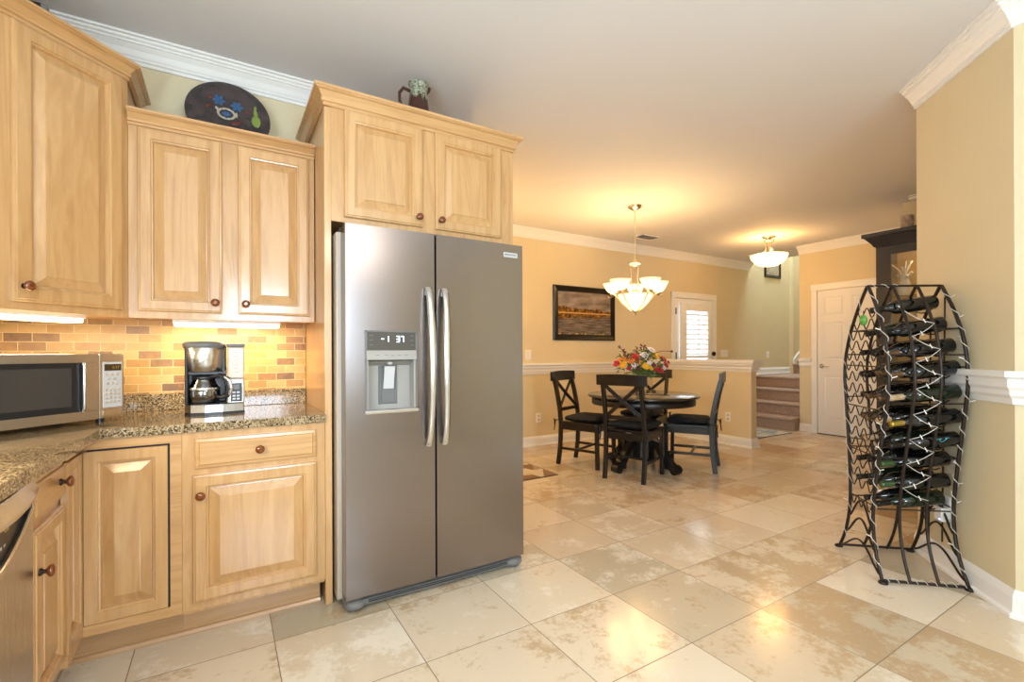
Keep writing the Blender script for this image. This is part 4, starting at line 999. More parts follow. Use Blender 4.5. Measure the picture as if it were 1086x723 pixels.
def cushion_parts(t):
    n = 20; vs = []; fs = []
    def h_(u, v, sgn):
        e = max(0.0, 1 - max(abs(u), abs(v)) ** 4)
        z = 0.030 * (e ** 0.45) * (1 + 0.15 * (1 - u * u) * (1 - v * v))
        if sgn > 0:
            for (a, b_) in ((-0.4, -0.4), (0.4, -0.4), (-0.4, 0.4), (0.4, 0.4), (0, 0)): z -= 0.014 * math.exp(-((u - a) ** 2 + (v - b_) ** 2) / 0.02)
            return 0.032 + z
        return 0.030 - z * 0.9
    for sgn in (1, -1):
        o = len(vs)
        for j in range(n + 1):
            for i in range(n + 1):
                u, v = -1 + 2 * i / n, -1 + 2 * j / n
                k = 1 - 0.10 * (u * u * v * v)
                vs.append((u * 0.212 * k, 0.022 + v * 0.205 * k, h_(u, v, sgn)))
        for j in range(n):
            for i in range(n):
                q = (o + j * (n + 1) + i, o + j * (n + 1) + i + 1, o + (j + 1) * (n + 1) + i + 1, o + (j + 1) * (n + 1) + i)
                fs.append(q if sgn > 0 else q[::-1])
    g = lg(t); g.add(vs, fs, True); g.build('pad', 'fabric_black', t)
    for s in (-1, 1):
        g = lg(t)
        g.tube([(s * 0.195, -0.175, 0.020), (s * 0.214, -0.205, 0.012), (s * 0.220, -0.250, 0.006), (s * 0.216, -0.262, -0.05), (s * 0.222, -0.266, -0.10)], 0.005, 6, flat=(1, 1.5))
        g.tube([(s * 0.218, -0.248, 0.008), (s * 0.224, -0.268, 0.018), (s * 0.220, -0.262, 0.0), (s * 0.224, -0.258, -0.05)], 0.005, 6, flat=(1, 1.5))
        g.build('tie', 'fabric_black', t)
cushion_parts(cu)
FACE = math.atan2(0.174, 0.437)      # direction the near chair faces
spots = [  # x, y, facing angle, chair label, cushion label
    (3.285, 3.190, FACE, None, None),
    (3.235, 3.800, FACE - PI / 2, 'black X back dining chair on the left, beside the wall outlet', 'black tufted cushion on the chair left of the table'),
    (4.020, 3.130, FACE + PI / 2 + 0.16, 'black X back dining chair on the right, seen from the side before the half wall', 'black tufted cushion on the chair at the right, before the half wall'),
    (4.035, 3.780, FACE + PI + 0.02, 'black X back dining chair behind the table, mostly hidden by flowers', 'black cushion on the chair behind the table')]
for i, (x, y, a, l1, l2) in enumerate(spots):
    rz = a - PI / 2
    if i == 0:
        ch.location = (x, y, 0); ch.rotation_euler = (0, 0, rz); cu.location = (x, y, 0.453); cu.rotation_euler = (0, 0, rz)
    else:
        dup(ch, (x, y, 0), rz, l1); dup(cu, (x, y, 0.453), rz, l2)
# vase and bouquet
VP = Vector((3.50, 3.31))
t = thing('vase', 'clear glass vase holding the bouquet on the dining table', 'vase', (VP.x, VP.y, 0.739))
g = lg(t); g.lathe([(0.0, 0.0), (0.042, 0.0), (0.048, 0.01), (0.036, 0.05), (0.045, 0.11), (0.062, 0.175), (0.059, 0.175), (0.042, 0.11), (0.032, 0.05), (0.040, 0.014), (0.0, 0.012)], 24); g.build('glass', 'glass', t)
g = lg(t); g.lathe([(0.0, 0.014), (0.036, 0.014), (0.031, 0.05), (0.036, 0.09), (0.0, 0.09)], 20); g.build('stones', 'cork', t)
bq = thing('flower_bouquet', 'mixed bouquet of red, yellow and white flowers with berry sprigs on the table', 'flowers', (VP.x, VP.y, 0.85))
vr = Vector((math.cos(YAW), -math.sin(YAW), 0)); vd = Vector((math.sin(YAW), math.cos(YAW), 0))
def bp(r, d, z): return Vector((VP.x, VP.y, 0)) + vr * r + vd * d + Vector((0, 0, 0.92 + (z - 0.92) * 0.80))
rnd = random.Random(3)
def stem_to(p): return [bp(rnd.uniform(-.015, .015), rnd.uniform(-.015, .015), 0.80), bp(0, 0, 0.92) * 0.6 + p * 0.4 + Vector((0, 0, 0.0)), p]
sg2 = G()
def blossom(nm, mat, p, r, petals, layers, center=None):
    r *= 0.98
    g = G(); p = Vector(p); out = (p - bp(0, 0.02, 0.90)).normalized(); out = (out + Vector((-vd.x, -vd.y, 0.2)) * 0.7).normalized()
    q = out.to_track_quat('Z', 'Y').to_matrix().to_4x4()
    for L in range(layers):
        for k in range(petals):
            a = 2 * PI * (k + 0.5 * L) / petals; tilt = 0.25 + 0.40 * L
            g.T = Matrix.Translation(p) @ q @ Matrix.Rotation(a, 4, 'Z') @ Matrix.Rotation(-tilt, 4, 'Y')
            rr = r * (1 - 0.24 * L)
            g.ball((rr * 0.55, 0, 0.0), rr * 0.52, rr * (0.42 if petals < 8 else 0.24), rr * 0.10, 8)
    g.T = Matrix.Translation(p) @ q
    g.ball((0, 0, 0.006), r * 0.3, r * 0.3, r * 0.22, 8)
    o = g.build(nm, mat, bq)
    if center:
        g = G(); g.T = Matrix.Translation(p) @ q; g.ball((0, 0, r * 0.14), r * 0.30, r * 0.30, r * 0.16, 8); g.build('flower_center', center, o)
    sg2.tube(stem_to(p), 0.003, 5)
for a in ((-0.235, -0.02, 1.075), (-0.06, -0.03, 1.135), (-0.075, -0.06, 1.165), (0.01, 0.02, 1.17), (0.165, -0.05, 1.005), (0.245, 0.0, 1.055), (0.235, 0.03, 1.125), (0.12, -0.08, 1.02)):
    blossom('red_rose', 'red', bp(*a), 0.043, 5, 3)
for a in ((-0.18, -0.05, 1.06), (0.140, -0.03, 1.165), (0.025, -0.09, 1.045)):
    blossom('yellow_daisy', 'yellow', bp(*a), 0.045, 11, 2, 'orange')
for a in ((-0.10, -0.06, 1.105), (-0.155, 0.0, 1.125)):
    blossom('orange_flower', 'orange', bp(*a), 0.036, 7, 2)
for a in ((0.02, -0.05, 1.175), (0.12, 0.05, 1.235), (-0.085, -0.08, 1.06), (0.060, -0.09, 1.085), (0.215, -0.03, 1.02)):
    blossom('white_flower', 'whitep', bp(*a), 0.048 if a[2] > 1.16 else 0.028, 6, 3)
for nm_, mt_, a in (('small_red_flower', 'red', (-0.13, -0.07, 1.02)), ('small_red_flower', 'red', (0.19, -0.06, 0.985)), ('small_red_flower', 'red', (0.265, -0.02, 1.09)), ('small_orange_flower', 'orange', (-0.02, -0.09, 1.09)), ('small_orange_flower', 'orange', (-0.21, -0.03, 1.125)), ('small_burgundy_flower', 'burg', (0.10, -0.09, 1.06)), ('small_burgundy_flower', 'burg', (-0.045, -0.08, 1.02)), ('small_burgundy_flower', 'burg', (0.20, -0.03, 1.12)), ('small_yellow_flower', 'yellow', (0.075, -0.1, 1.02))):
    blossom(nm_, mt_, bp(*a), 0.024, 6, 2)
for tip in ((-0.20, 0.03, 1.295), (-0.17, 0.0, 1.245), (-0.03, 0.03, 1.285), (0.015, 0.02, 1.32), (0.05, 0.03, 1.31), (-0.14, -0.02, 1.19), (0.19, -0.02, 1.08)):
    g = G(); b0 = bp(tip[0] * 0.7, tip[1], tip[2] - 0.14); b1 = bp(*tip)
    g.tube([b0, (b0 + b1) / 2 + Vector((0, 0, .01)), b1], 0.0022, 5)
    for k in range(14):
        q = k / 13; c = b0.lerp(b1, q); o = Vector((rnd.uniform(-1, 1), rnd.uniform(-1, 1), rnd.uniform(-.4, .4))) * 0.020
        g.ball(c + o, rnd.uniform(0.0055, 0.0085), n=6); g.tube([c, c + o], 0.0012, 4)
    g.build('berry_sprig', 'burg', bq)
    sg2.tube(stem_to(b0), 0.0025, 5)
g = G(); b1 = bp(0.315, 0.02, 1.225); g.tube([bp(0.13, 0.02, 1.20), bp(0.22, 0.02, 1.23), b1], 0.003, 5); g.ball(b1, 0.016, 0.012, 0.012, 8); g.build('seed_pod', 'burg', bq)
sg2.build('stems', 'leaf', bq)
lf = G()
for k in range(230):
    a = rnd.uniform(0, 2 * PI); rr = rnd.uniform(0.03, 0.24); z = 1.14 - 0.35 * rr + rnd.uniform(-0.16, 0.13)
    p = bp(rr * math.cos(a), 0.6 * rr * math.sin(a), z)
    lf.T = Matrix.Translation(p) @ Matrix.Rotation(a + rnd.uniform(-.6, .6), 4, 'Z') @ Matrix.Rotation(rnd.uniform(-0.9, 0.9), 4, 'Y') @ Matrix.Rotation(rnd.uniform(-.8, .8), 4, 'X')
    L = rnd.uniform(0.02, 0.04)
    lf.add([(-L, 0, 0), (-L * .3, L * .4, 0.004), (L * .4, L * .3, 0.004), (L, 0, -0.004), (L * .4, -L * .3, 0.004), (-L * .3, -L * .4, 0.004)], [(0, 1, 2, 3), (0, 3, 4, 5)], True)
tag(lf.build('foliage', 'leaf', bq), kind='stuff')
lf = G()
for k in range(40):
    a = rnd.uniform(0, 2 * PI); rr = rnd.uniform(0.05, 0.26); z = 1.08 + rnd.uniform(-0.17, 0.12)
    p = bp(rr * math.cos(a), 0.5 * rr * math.sin(a), z)
    lf.T = Matrix.Translation(p) @ Matrix.Rotation(a, 4, 'Z') @ Matrix.Rotation(rnd.uniform(-0.9, 0.9), 4, 'Y')
    L = rnd.uniform(0.018, 0.03)
    lf.add([(-L, 0, 0), (-L * .3, L * .4, 0.004), (L * .4, L * .3, 0.004), (L, 0, -0.004), (L * .4, -L * .3, 0.004), (-L * .3, -L * .4, 0.004)], [(0, 1, 2, 3), (0, 3, 4, 5)], True)
tag(lf.build('pale_foliage', 'leaf_light', bq), kind='stuff')

# ------------------------------------------------------------------ chandelier and ceiling light
CH = Vector((3.66, 3.53))
t = thing('chandelier', 'five arm nickel chandelier with frosted bell shades hanging over the dining table', 'chandelier', (CH.x, CH.y, CEILZ))
g = lg(t); g.lathe([(0.075, -0.001), (0.075, -0.012), (0.055, -0.030), (0.02, -0.048), (0.008, -0.06)], 24); g.build('canopy', 'nickel', t)
g = lg(t); z = -0.055; k = 0
while z > -0.535:
    cz = z - 0.014; a = (k % 2) * PI / 2
    g.tube([(0.007 * math.cos(q) * math.cos(a), 0.007 * math.cos(q) * math.sin(a), cz + 0.017 * math.sin(q)) for q in [2 * PI * i / 10 for i in range(11)]], 0.0022, 5)
    z -= 0.027; k += 1
g.build('chain', 'nickel', t)
g = lg(t); g.lathe([(0.006, -0.53), (0.014, -0.545), (0.010, -0.56), (0.03, -0.575), (0.062, -0.59), (0.066, -0.60), (0.058, -0.612), (0.03, -0.625), (0.01, -0.63)], 24); g.build('hub', 'nickel', t)
for k in range(3):
    g = lg(t); a = 2 * PI * k / 3 + 0.5
    g.tube([(0.045 * math.cos(a), 0.045 * math.sin(a), -0.61), (0.040 * math.cos(a), 0.040 * math.sin(a), -0.75), (0.035 * math.cos(a), 0.035 * math.sin(a), -0.90)], 0.006, 8); g.build('column_rod', 'nickel', t)
g = lg(t); g.lathe([(0.020, -0.87), (0.045, -0.885), (0.05, -0.90), (0.03, -0.925), (0.02, -0.94)], 20); g.build('lower_hub', 'nickel', t)
g = lg(t); g.lathe([(0.178, -0.925), (0.170, -0.945), (0.125, -1.01), (0.070, -1.065), (0.02, -1.09), (0.018, -1.085), (0.066, -1.058), (0.12, -1.004), (0.163, -0.94), (0.172, -0.925)], 36); g.build('glass_bowl', 'bowl', t)
g = lg(t); g.lathe([(0.008, -1.08), (0.026, -1.09), (0.028, -1.10), (0.014, -1.115), (0.008, -1.125), (0.012, -1.132), (0.003, -1.142)], 16); g.build('finial', 'nickel', t)
a_back = math.atan2(CH.y, CH.x)
for k in range(5):
    a = a_back + 2 * PI * k / 5; ca, sa = math.cos(a), math.sin(a)
    g = lg(t)
    g.tube([(r * ca, r * sa, z) for r, z in ((0.024, -1.095), (0.07, -1.075), (0.135, -1.015), (0.19, -0.945), (0.225, -0.905), (0.245, -0.918))], 0.007, 8)
    g.tube([(r * ca, r * sa, z) for r, z in ((0.225, -0.908), (0.255, -0.935), (0.285, -0.938), (0.298, -0.925))], 0.005, 6)
    g.lathe([(0.010, -0.925), (0.026, -0.912), (0.030, -0.899), (0.022, -0.893), (0.012, -0.892)], 14, (0.245 * ca, 0.245 * sa, 0))
    arm = g.build('arm', 'nickel', t)
    g = lg(t); g.lathe([(0.024, -0.892), (0.046, -0.884), (0.066, -0.860), (0.080, -0.83), (0.098, -0.797), (0.105, -0.790), (0.100, -0.790), (0.076, -0.83), (0.062, -0.858), (0.043, -0.879), (0.02, -0.887)], 28, (0.245 * ca, 0.245 * sa, 0)); g.build('shade', 'shade', arm)
    g = lg(t); g.ball((0.245 * ca, 0.245 * sa, -0.838), 0.022, 0.022, 0.032, 12); g.build('bulb', 'bulb', arm)
    point('chandelier_bulb', (CH.x + 0.245 * ca, CH.y + 0.245 * sa, CEILZ - 0.838), 13.0, WARM, 0.034)
g = lg(t); g.ball((0, 0, -1.0), 0.03, 0.03, 0.035, 12); g.build('bowl_bulb', 'bulb', t)
point('chandelier_bowl_bulb', (CH.x, CH.y, CEILZ - 1.0), 34.0, WARM, 0.037)
FLP = Vector((6.17, 3.57))
t = thing('ceiling_light', 'lit semi flush ceiling light with frosted bowl by the stairs', 'ceiling light', (FLP.x, FLP.y, CEILZ))
g = lg(t); g.lathe([(0.085, -0.001), (0.085, -0.01), (0.06, -0.02), (0.03, -0.03), (0.03, -0.045), (0.065, -0.052), (0.06, -0.065), (0.02, -0.075)], 24); g.build('canopy', 'nickel', t)
for k in range(3):
    a = 2 * PI * k / 3 - YAW + 0.15; ca, sa = math.cos(a), math.sin(a)
    g = lg(t); g.tube([(r * ca, r * sa, z) for r, z in ((0.03, -0.05), (0.03, -0.13), (0.05, -0.19), (0.12, -0.225), (0.20, -0.222), (0.27, -0.205))], [0.007] * 4 + [0.009, 0.006], 8); g.build('arm', 'nickel', t)
g = lg(t); g.lathe([(0.225, -0.245), (0.215, -0.285), (0.17, -0.345), (0.10, -0.385), (0.02, -0.40), (0.02, -0.393), (0.098, -0.377), (0.165, -0.337), (0.207, -0.28), (0.218, -0.245)], 36); g.build('glass_bowl', 'bowl', t)
g = lg(t); g.lathe([(0.016, -0.398), (0.02, -0.408), (0.008, -0.42), (0.012, -0.43), (0.002, -0.44)], 14); g.tube([(0, 0, -0.07), (0, 0, -0.39)], 0.006, 8); g.build('finial', 'nickel', t)
for sx_ in (-0.09, 0.09):
    g = lg(t); g.ball((sx_, -sx_ * 0.5, -0.275), 0.026, 0.026, 0.034, 12); g.build('bulb', 'bulb', t)
    point('ceiling_light_bulb', (FLP.x + sx_, FLP.y - sx_ * 0.5, CEILZ - 0.275), 42.0, WARM, 0.036)

# ------------------------------------------------------------------ wall and ceiling fittings
def frame_thing(name, label, cat, loc, w, h, border, matf, matp, rz=0, mat_board=None):
    t = thing(name, label, cat, loc, rz)
    g = lg(t)
    g.panel(-w / 2, w / 2, -h / 2, h / 2, -0.001, [(0, 0), (0, 0.022), (0.012, 0.028), (border * 0.6, 0.020), (border, 0.016), (border, 0.008)])
    g.build('frame', matf, t)
    g = lg(t); i = border - 0.002; g.box(-w / 2 + i, w / 2 - i, -0.012, -0.0095, -h / 2 + i, h / 2 - i); g.build('picture', matp if not mat_board else mat_board, t)
    if mat_board:
        g = lg(t); i = border + 0.05; g.box(-w / 2 + i, w / 2 - i, -0.014, -0.0122, -h / 2 + i, h / 2 - i); g.build('print', matp, t)
    return t
frame_thing('framed_picture', 'black framed landscape of a lake and autumn trees above the chair rail', 'picture', (4.10, YF, 1.668), 1.05, 0.705, 0.075, 'black', 'painting')
frame_thing('framed_picture', 'small dark framed picture with pale mat high on the stairwell wall', 'picture', (8.50, YF, 2.66), 0.50, 0.34, 0.05, 'black', 'cream_glaze', mat_board='stone')
def outlet(label, loc, rz, kind='outlet', w=0.072, h=0.115):
    t = thing('wall_outlet' if kind == 'outlet' else 'light_switch', label, kind if kind == 'outlet' else 'switch', loc, rz)
    g = lg(t); g.panel(-w / 2, w / 2, -h / 2, h / 2, 0, [(0, 0), (0, 0.003), (0.005, 0.007), (0.008, 0.007)]); g.build('cover_plate', 'white_plastic', t)
    if kind == 'outlet':
        for z in (-0.024, 0.024):
            g = lg(t); g.box(-0.017, 0.017, -0.0085, -0.006, z - 0.014, z + 0.014); s_ = g.build('socket', 'light_grey', t, bevel=0.002)
    else:
        n = max(1, round(w / 0.072))
        for k in range(n):
            x = (k - (n - 1) / 2) * 0.046
            g = lg(t); g.box(x - 0.008, x + 0.008, -0.009, -0.006, -0.016, 0.016); g.build('toggle', 'white', t, bevel=0.002)
    return t
outlet('white wall outlet low on the far wall beside the left dining chair', (3.35, YF, 0.345), 0)
outlet('white light switch above the chair rail just past the refrigerator', (3.20, YF, 1.125), 0, 'switch', 0.085, 0.125)
outlet('white wall outlet low on the half wall, right of the side-on dining chair', (5.37, 3.63, 0.345), -PI / 2)
outlet('white switch plate beside the exterior door knob', (7.09, YF, 1.13), 0, 'switch', 0.19, 0.12)
outlet('white wall switch on the stairwell wall above the landing', (8.36, YF, 1.10), 0, 'switch', 0.075, 0.12)
an = math.atan2(-0.70711, 0.70711)       # angled wall faces up-left
RZ_ANG = -3 * PI / 4
ao = Vector((3.262, 0.938))
t = outlet('white outlet with a plugged in adapter behind the wine rack', (ao.x, ao.y, 0.335), RZ_ANG)
t = thing('plug_adapter', 'white plug in adapter with blue pilot light in the outlet behind the rack', 'adapter', (ao.x - 0.009 * 0.707, ao.y + 0.009 * 0.707, 0.30), RZ_ANG)
g = lg(t); g.box(-0.010, 0.052, -0.045, -0.001, -0.032, 0.040); g.build('body', 'white_plastic', t, bevel=0.005)
g = lg(t); g.ball((0.04, -0.046, -0.02), 0.004, n=8); g.build('pilot_light', emit('blue_pilot', (0.2, 0.25, 1.0), 4.0), t)
t = thing('ceiling_vent', 'white rectangular air vent in the ceiling behind the chandelier chain', 'vent', (4.78, 4.40, CEILZ))
g = lg(t); g.box(-0.17, 0.17, -0.09, -0.075, -0.010, -0.0005); g.box(-0.17, 0.17, 0.075, 0.09, -0.010, -0.0005); g.box(-0.17, -0.155, -0.09, 0.09, -0.010, -0.0005); g.box(0.155, 0.17, -0.09, 0.09, -0.010, -0.0005); g.build('frame', 'white', t)
g = lg(t); g.box(-0.155, 0.155, -0.075, 0.075, -0.003, -0.0005); g.build('duct', 'mid_grey', t)
g = lg(t)
for k in range(9):
    y = -0.064 + 0.016 * k; g.add([(-0.155, y, -0.009), (0.155, y, -0.009), (0.155, y + 0.010, -0.003), (-0.155, y + 0.010, -0.003)], [(0, 1, 2, 3)])
g.build('slats', 'white', t)
t = thing('smoke_detector', 'small white smoke detector on the ceiling at the corner of the angled wall', 'smoke detector', (5.80, 1.88, CEILZ))
g = lg(t); g.lathe([(0.07, -0.0005), (0.07, -0.018), (0.055, -0.034), (0.0, -0.036)], 24); g.build('housing', 'white_plastic', t)
g = lg(t); g.lathe([(0.071, -0.010), (0.0715, -0.014), (0.071, -0.017)], 24); g.build('vent_ring', 'dark_gap', t)
# rugs
def rug(label, x0, x1, y0, y1, mat):
    t = thing('rug', label, 'rug', ((x0 + x1) / 2, (y0 + y1) / 2, 0))
    bx(x0 + 0.012, x1 - 0.012, y0 + 0.012, y1 - 0.012, 0.0005, 0.008).build('pile', mat, t)
    g = G(); g.box(x0, x1, y0, y0 + 0.012, 0.0005, 0.007); g.box(x0, x1, y1 - 0.012, y1, 0.0005, 0.007); g.box(x0, x0 + 0.012, y0 + 0.012, y1 - 0.012, 0.0005, 0.007); g.box(x1 - 0.012, x1, y0 + 0.012, y1 - 0.012, 0.0005, 0.007)
    g.build('binding', 'rug_edge', t)
rug('brown and cream patterned mat reaching out from behind the refrigerator', 1.65, 2.70, 3.588, 4.14, 'rug_brown')
rug('pale blue patterned mat at the foot of the stairs', 5.95, 6.88, 3.66, 4.60, 'rug_blue')

# ------------------------------------------------------------------ curio cabinet
CX, CY0, CY1, CZ = 5.50, 1.20, 2.11, 2.235
t = thing('curio_cabinet', 'tall black glass front curio cabinet behind the wine rack', 'cabinet', (CX + 0.22, 1.65, 0))
g = G(); g.box(CX + 0.02, CX + 0.44, CY0, CY0 + 0.02, 0.0, CZ - 0.04); g.box(CX + 0.02, CX + 0.44, CY1 - 0.02, CY1, 0.0, CZ - 0.04); g.box(CX + 0.02, CX + 0.44, CY0 + 0.02, CY1 - 0.02, CZ - 0.06, CZ - 0.04); g.box(CX + 0.02, CX + 0.44, CY0 + 0.02, CY1 - 0.02, 0.0, 0.86)
g.build('body', 'navy', t)
bx(CX + 0.43, CX + 0.44, CY0 + 0.021, CY1 - 0.021, 0.861, CZ - 0.061).build('back_panel', 'taupe', t)
g = G(); g.box(CX, CX + 0.02, CY0, CY0 + 0.12, 0, CZ - 0.04); g.box(CX, CX + 0.02, CY1 - 0.12, CY1, 0, CZ - 0.04); g.box(CX, CX + 0.02, CY0 + 0.12, CY1 - 0.12, CZ - 0.14, CZ - 0.04); g.box(CX, CX + 0.02, CY0 + 0.12, CY1 - 0.12, 0, 0.88)
g.box(CX + 0.002, CX + 0.018, 1.64, 1.67, 0.88, CZ - 0.14)
g.build('door_frame', 'navy', t)
bx(CX + 0.008, CX + 0.012, CY0 + 0.12, CY1 - 0.12, 0.88, CZ - 0.14).build('glass_pane', 'glass', t)
for z in (1.15, 1.68):
    bx(CX + 0.03, CX + 0.425, CY0 + 0.025, CY1 - 0.025, z, z + 0.008).build('shelf', 'glass', t)
g = G(); sweep(g, [(CX + 0.44, CY0), (CX, CY0), (CX, CY1), (CX + 0.44, CY1)][::-1], [(0, CZ - 0.06), (0.015, CZ - 0.05), (0.03, CZ - 0.02), (0.07, CZ + 0.03), (0.09, CZ + 0.04), (0.09, CZ + 0.075), (0, CZ + 0.075)]); g.box(CX, CX + 0.44, CY0, CY1, CZ - 0.04, CZ + 0.075); g.build('crown_moulding', 'navy', t)
point('curio_lamp', (5.72, 1.70, 2.12), 3.0, WARM, 0.02)
t = thing('pillar_candle', 'mottled stone pillar holder on top of the curio cabinet', 'candle holder', (5.62, 1.90, CZ + 0.0755))
g = lg(t); g.lathe([(0.05, 0), (0.052, 0.005), (0.052, 0.145), (0.045, 0.15), (0.0, 0.15)], 20); g.build('stone_cylinder', 'stone', t)
t = thing('crystal_ornament', 'sparkling glass vase with pale sprigs on a shelf of the curio cabinet', 'ornament', (5.66, 1.935, 1.6885))
g = lg(t); g.lathe([(0.03, 0), (0.05, 0.02), (0.062, 0.08), (0.04, 0.14), (0.03, 0.18), (0.042, 0.21), (0.038, 0.21), (0.026, 0.18), (0.036, 0.14), (0.05, 0.08)], 20); g.build('glass_body', 'crystal', t)
g = lg(t); rr2 = random.Random(5)
for k in range(16):
    a = rr2.uniform(0, 2 * PI); r = rr2.uniform(0.03, 0.11); z = rr2.uniform(0.20, 0.36)
    g.tube([(0, 0, 0.17), (r * 0.4 * math.cos(a), r * 0.4 * math.sin(a), z * 0.8), (r * math.cos(a), r * math.sin(a), z)], [0.004, 0.006, 0.009], 5)
g.build('sprigs', 'crystal', t)
for k, (y, z, c, lb) in enumerate(((1.80, 1.158, 'foil_brown', 'amber tumbler on the lower shelf of the curio cabinet'), (1.93, 1.158, 'rust_glaze', 'reddish tumbler beside the amber one in the curio cabinet'))):
    t = thing('tumbler', lb, 'glass', (5.70, y, z))
    g = lg(t); g.lathe([(0.028, 0), (0.034, 0.004), (0.038, 0.10), (0.035, 0.10), (0.031, 0.008), (0.0, 0.006)], 16); g.build('cup', c, t)

# ------------------------------------------------------------------ wine rack
TH = math.radians(47)
RC = Vector((3.100, 1.095))
av = Vector((math.cos(TH), math.sin(TH), 0)); bv = Vector((math.sin(TH), -math.cos(TH), 0))
HW = [(0, .230), (.07, .185), (.14, .152), (.21, .131), (.30, .118), (.40, .121), (.55, .142), (.70, .168), (.85, .198), (1.0, .222), (1.12, .214), (1.25, .172), (1.38, .098), (1.50, .006)]
def hw_(z):
    for (z0, h0), (z1, h1) in zip(HW[:-1], HW[1:]):
        if z0 <= z <= z1: return h0 + (h1 - h0) * (z - z0) / (z1 - z0)
    return HW[-1][1]
BW = 0.185
def coff(b, z):
    q = (b + BW) / (2 * BW); zz = min(1, z / 0.9)
    left = -0.068 * zz - (0.03 * max(0, (z - 1.1) / 0.4)); right = -0.004 * zz - 0.03 * max(0, (z - 1.1) / 0.4)
    return left * (1 - q) + right * q
def rp(a, b, z): return Vector((RC.x, RC.y, z)) + av * (a + coff(b, z)) + bv * b
rack = thing('wine_rack', 'dark iron fish shaped wine rack standing against the angled wall', 'wine rack', (RC.x, RC.y, 0), TH)
NB = 4
bs = [-BW, -0.062, 0.062, BW]
Zs = [0.012 + (1.50 - 0.012) * i / 30 for i in range(31)]
def smooth_hw(z):
    return (hw_(max(0, z - 0.03)) + 2 * hw_(z) + hw_(min(1.5, z + 0.03))) / 4 if 0.03 < z < 1.46 else hw_(z)
for i, b in enumerate(bs):
    for s in (-1, 1):
        g = G(); r = 0.0085 if i in (0, 3) else 0.0075
        g.tube([rp(s * smooth_hw(z), b, z) for z in Zs], r, 8); g.build('curved_post', 'iron', rack)
g = G(); g.tube([rp(0, -BW, 1.502), rp(0, BW, 1.502)], 0.006, 8); g.build('ridge_bar', 'iron', rack)
for s in (-1, 1):
    g = G(); g.tube([rp(s * 0.228, -BW, 0.014), rp(s * 0.228, BW, 0.014)], 0.0075, 8); g.build('foot_bar', 'iron', rack)
    for b in (-BW, BW):
        g = G(); g.T = Matrix.Translation(rp(s * 0.232, b, 0)); g.lathe([(0.020, 0.0), (0.022, 0.006), (0.014, 0.014), (0.005, 0.016)], 12); g.build('foot', 'iron', rack)
    for z in (0.345, 0.62, 0.90, 1.14, 1.27):
        g = G(); g.tube([rp(s * smooth_hw(z), -BW, z), rp(s * smooth_hw(z), BW, z)], 0.0035, 6); g.build('cross_wire', 'iron', rack)
for z in (0.36, 0.62, 0.86, 1.08, 1.27):
    for b in (BW, -BW):
        g = G(); g.tube([rp(-smooth_hw(z), b, z), rp(smooth_hw(z), b, z)], 0.0035, 6); g.build('cross_wire', 'iron', rack)
for a in (-0.035, 0.07):
    g = G(); zt = 1.44 if a < 0 else 1.36
    g.tube([rp(a, BW, 0.16), rp(a, BW, zt)], 0.004, 6); g.build('upright_wire', 'iron', rack)
# wavy wires that carry the necks and bodies
rows = [1.405, 1.290, 1.178, 1.066, 0.946, 0.824, 0.708, 0.600, 0.488, 0.386]
counts = [1, 2, 3, 4, 4, 4, 4, 3, 3, 2]
def wave(b, z, amp):
    h = smooth_hw(z); n = 40; cyc = max(1, round(2 * h / 0.092))
    return [rp(-h + 2 * h * i / n, b, z + amp * math.cos(2 * PI * cyc * i / n)) for i in range(n + 1)]
for k, z in enumerate(rows):
    g = G(); g.tube(wave(-BW, z - 0.045, 0.026), 0.0029, 6); g.build('wave_wire', 'iron', rack)
    if k and z > 0.4:
        g = G(); g.tube(wave(-BW, z + 0.012, 0.026), 0.0029, 6); g.build('wave_wire', 'iron', rack)
    h = smooth_hw(z); n = counts[k]
    pts = []
    for i in range(41):
        q = i / 40; a = -h + 2 * h * q
        pts.append(rp(a, 0.10, z - 0.028 - 0.018 * abs(math.cos(PI * n * (q - 0.5) + (0 if n % 2 else PI / 2)))))
    g = G(); g.tube(pts, 0.0035, 6); g.build('wave_wire', 'iron', rack)
# tail arches near the floor
for b in (-BW, BW):
    for zb, am in ((0.03, 0.10), (0.13, 0.12), (0.23, 0.12)):
        h = smooth_hw(zb) - 0.004; g = G()
        g.tube([rp(-h + 2 * h * i / 24, b, zb + am * math.sin(PI * i / 24) ** 1.6) for i in range(25)], 0.0055, 6); g.build('tail_arch', 'iron', rack)
# bottles
bot0 = None
def bottle_parts(t):
    g = lg(t)   # local z from base to mouth
    g.lathe([(0.0, 0.012), (0.020, 0.004), (0.034, 0.0), (0.0375, 0.005), (0.0375, 0.175), (0.034, 0.195), (0.022, 0.218), (0.0150, 0.235), (0.0140, 0.262)], 20); return g
ordn = ['nearest the viewer', 'second from the viewer', 'third from the viewer', 'farthest from the viewer']
rown = ['top', 'second', 'third', 'fourth', 'fifth', 'sixth', 'seventh', 'eighth', 'ninth', 'bottom']
foils = ['foil_black', 'foil_brown', 'foil_black', 'foil_black', 'cork', 'foil_black', 'foil_brown', 'foil_black']
prot = {}
kfo = 0
def make_bottle(foil, glass):
    t = thing('wine_bottle', 'proto', 'bottle', (0, 0, 0), 0, 'wine bottles lying in the rack')
    bottle_parts(t).build('glass', glass, t)
    g = lg(t); g.lathe([(0.0146, 0.236), (0.0155, 0.245), (0.0150, 0.285), (0.0165, 0.288), (0.0165, 0.300), (0.006, 0.302)], 14); g.build('capsule', foil, t)
    return t
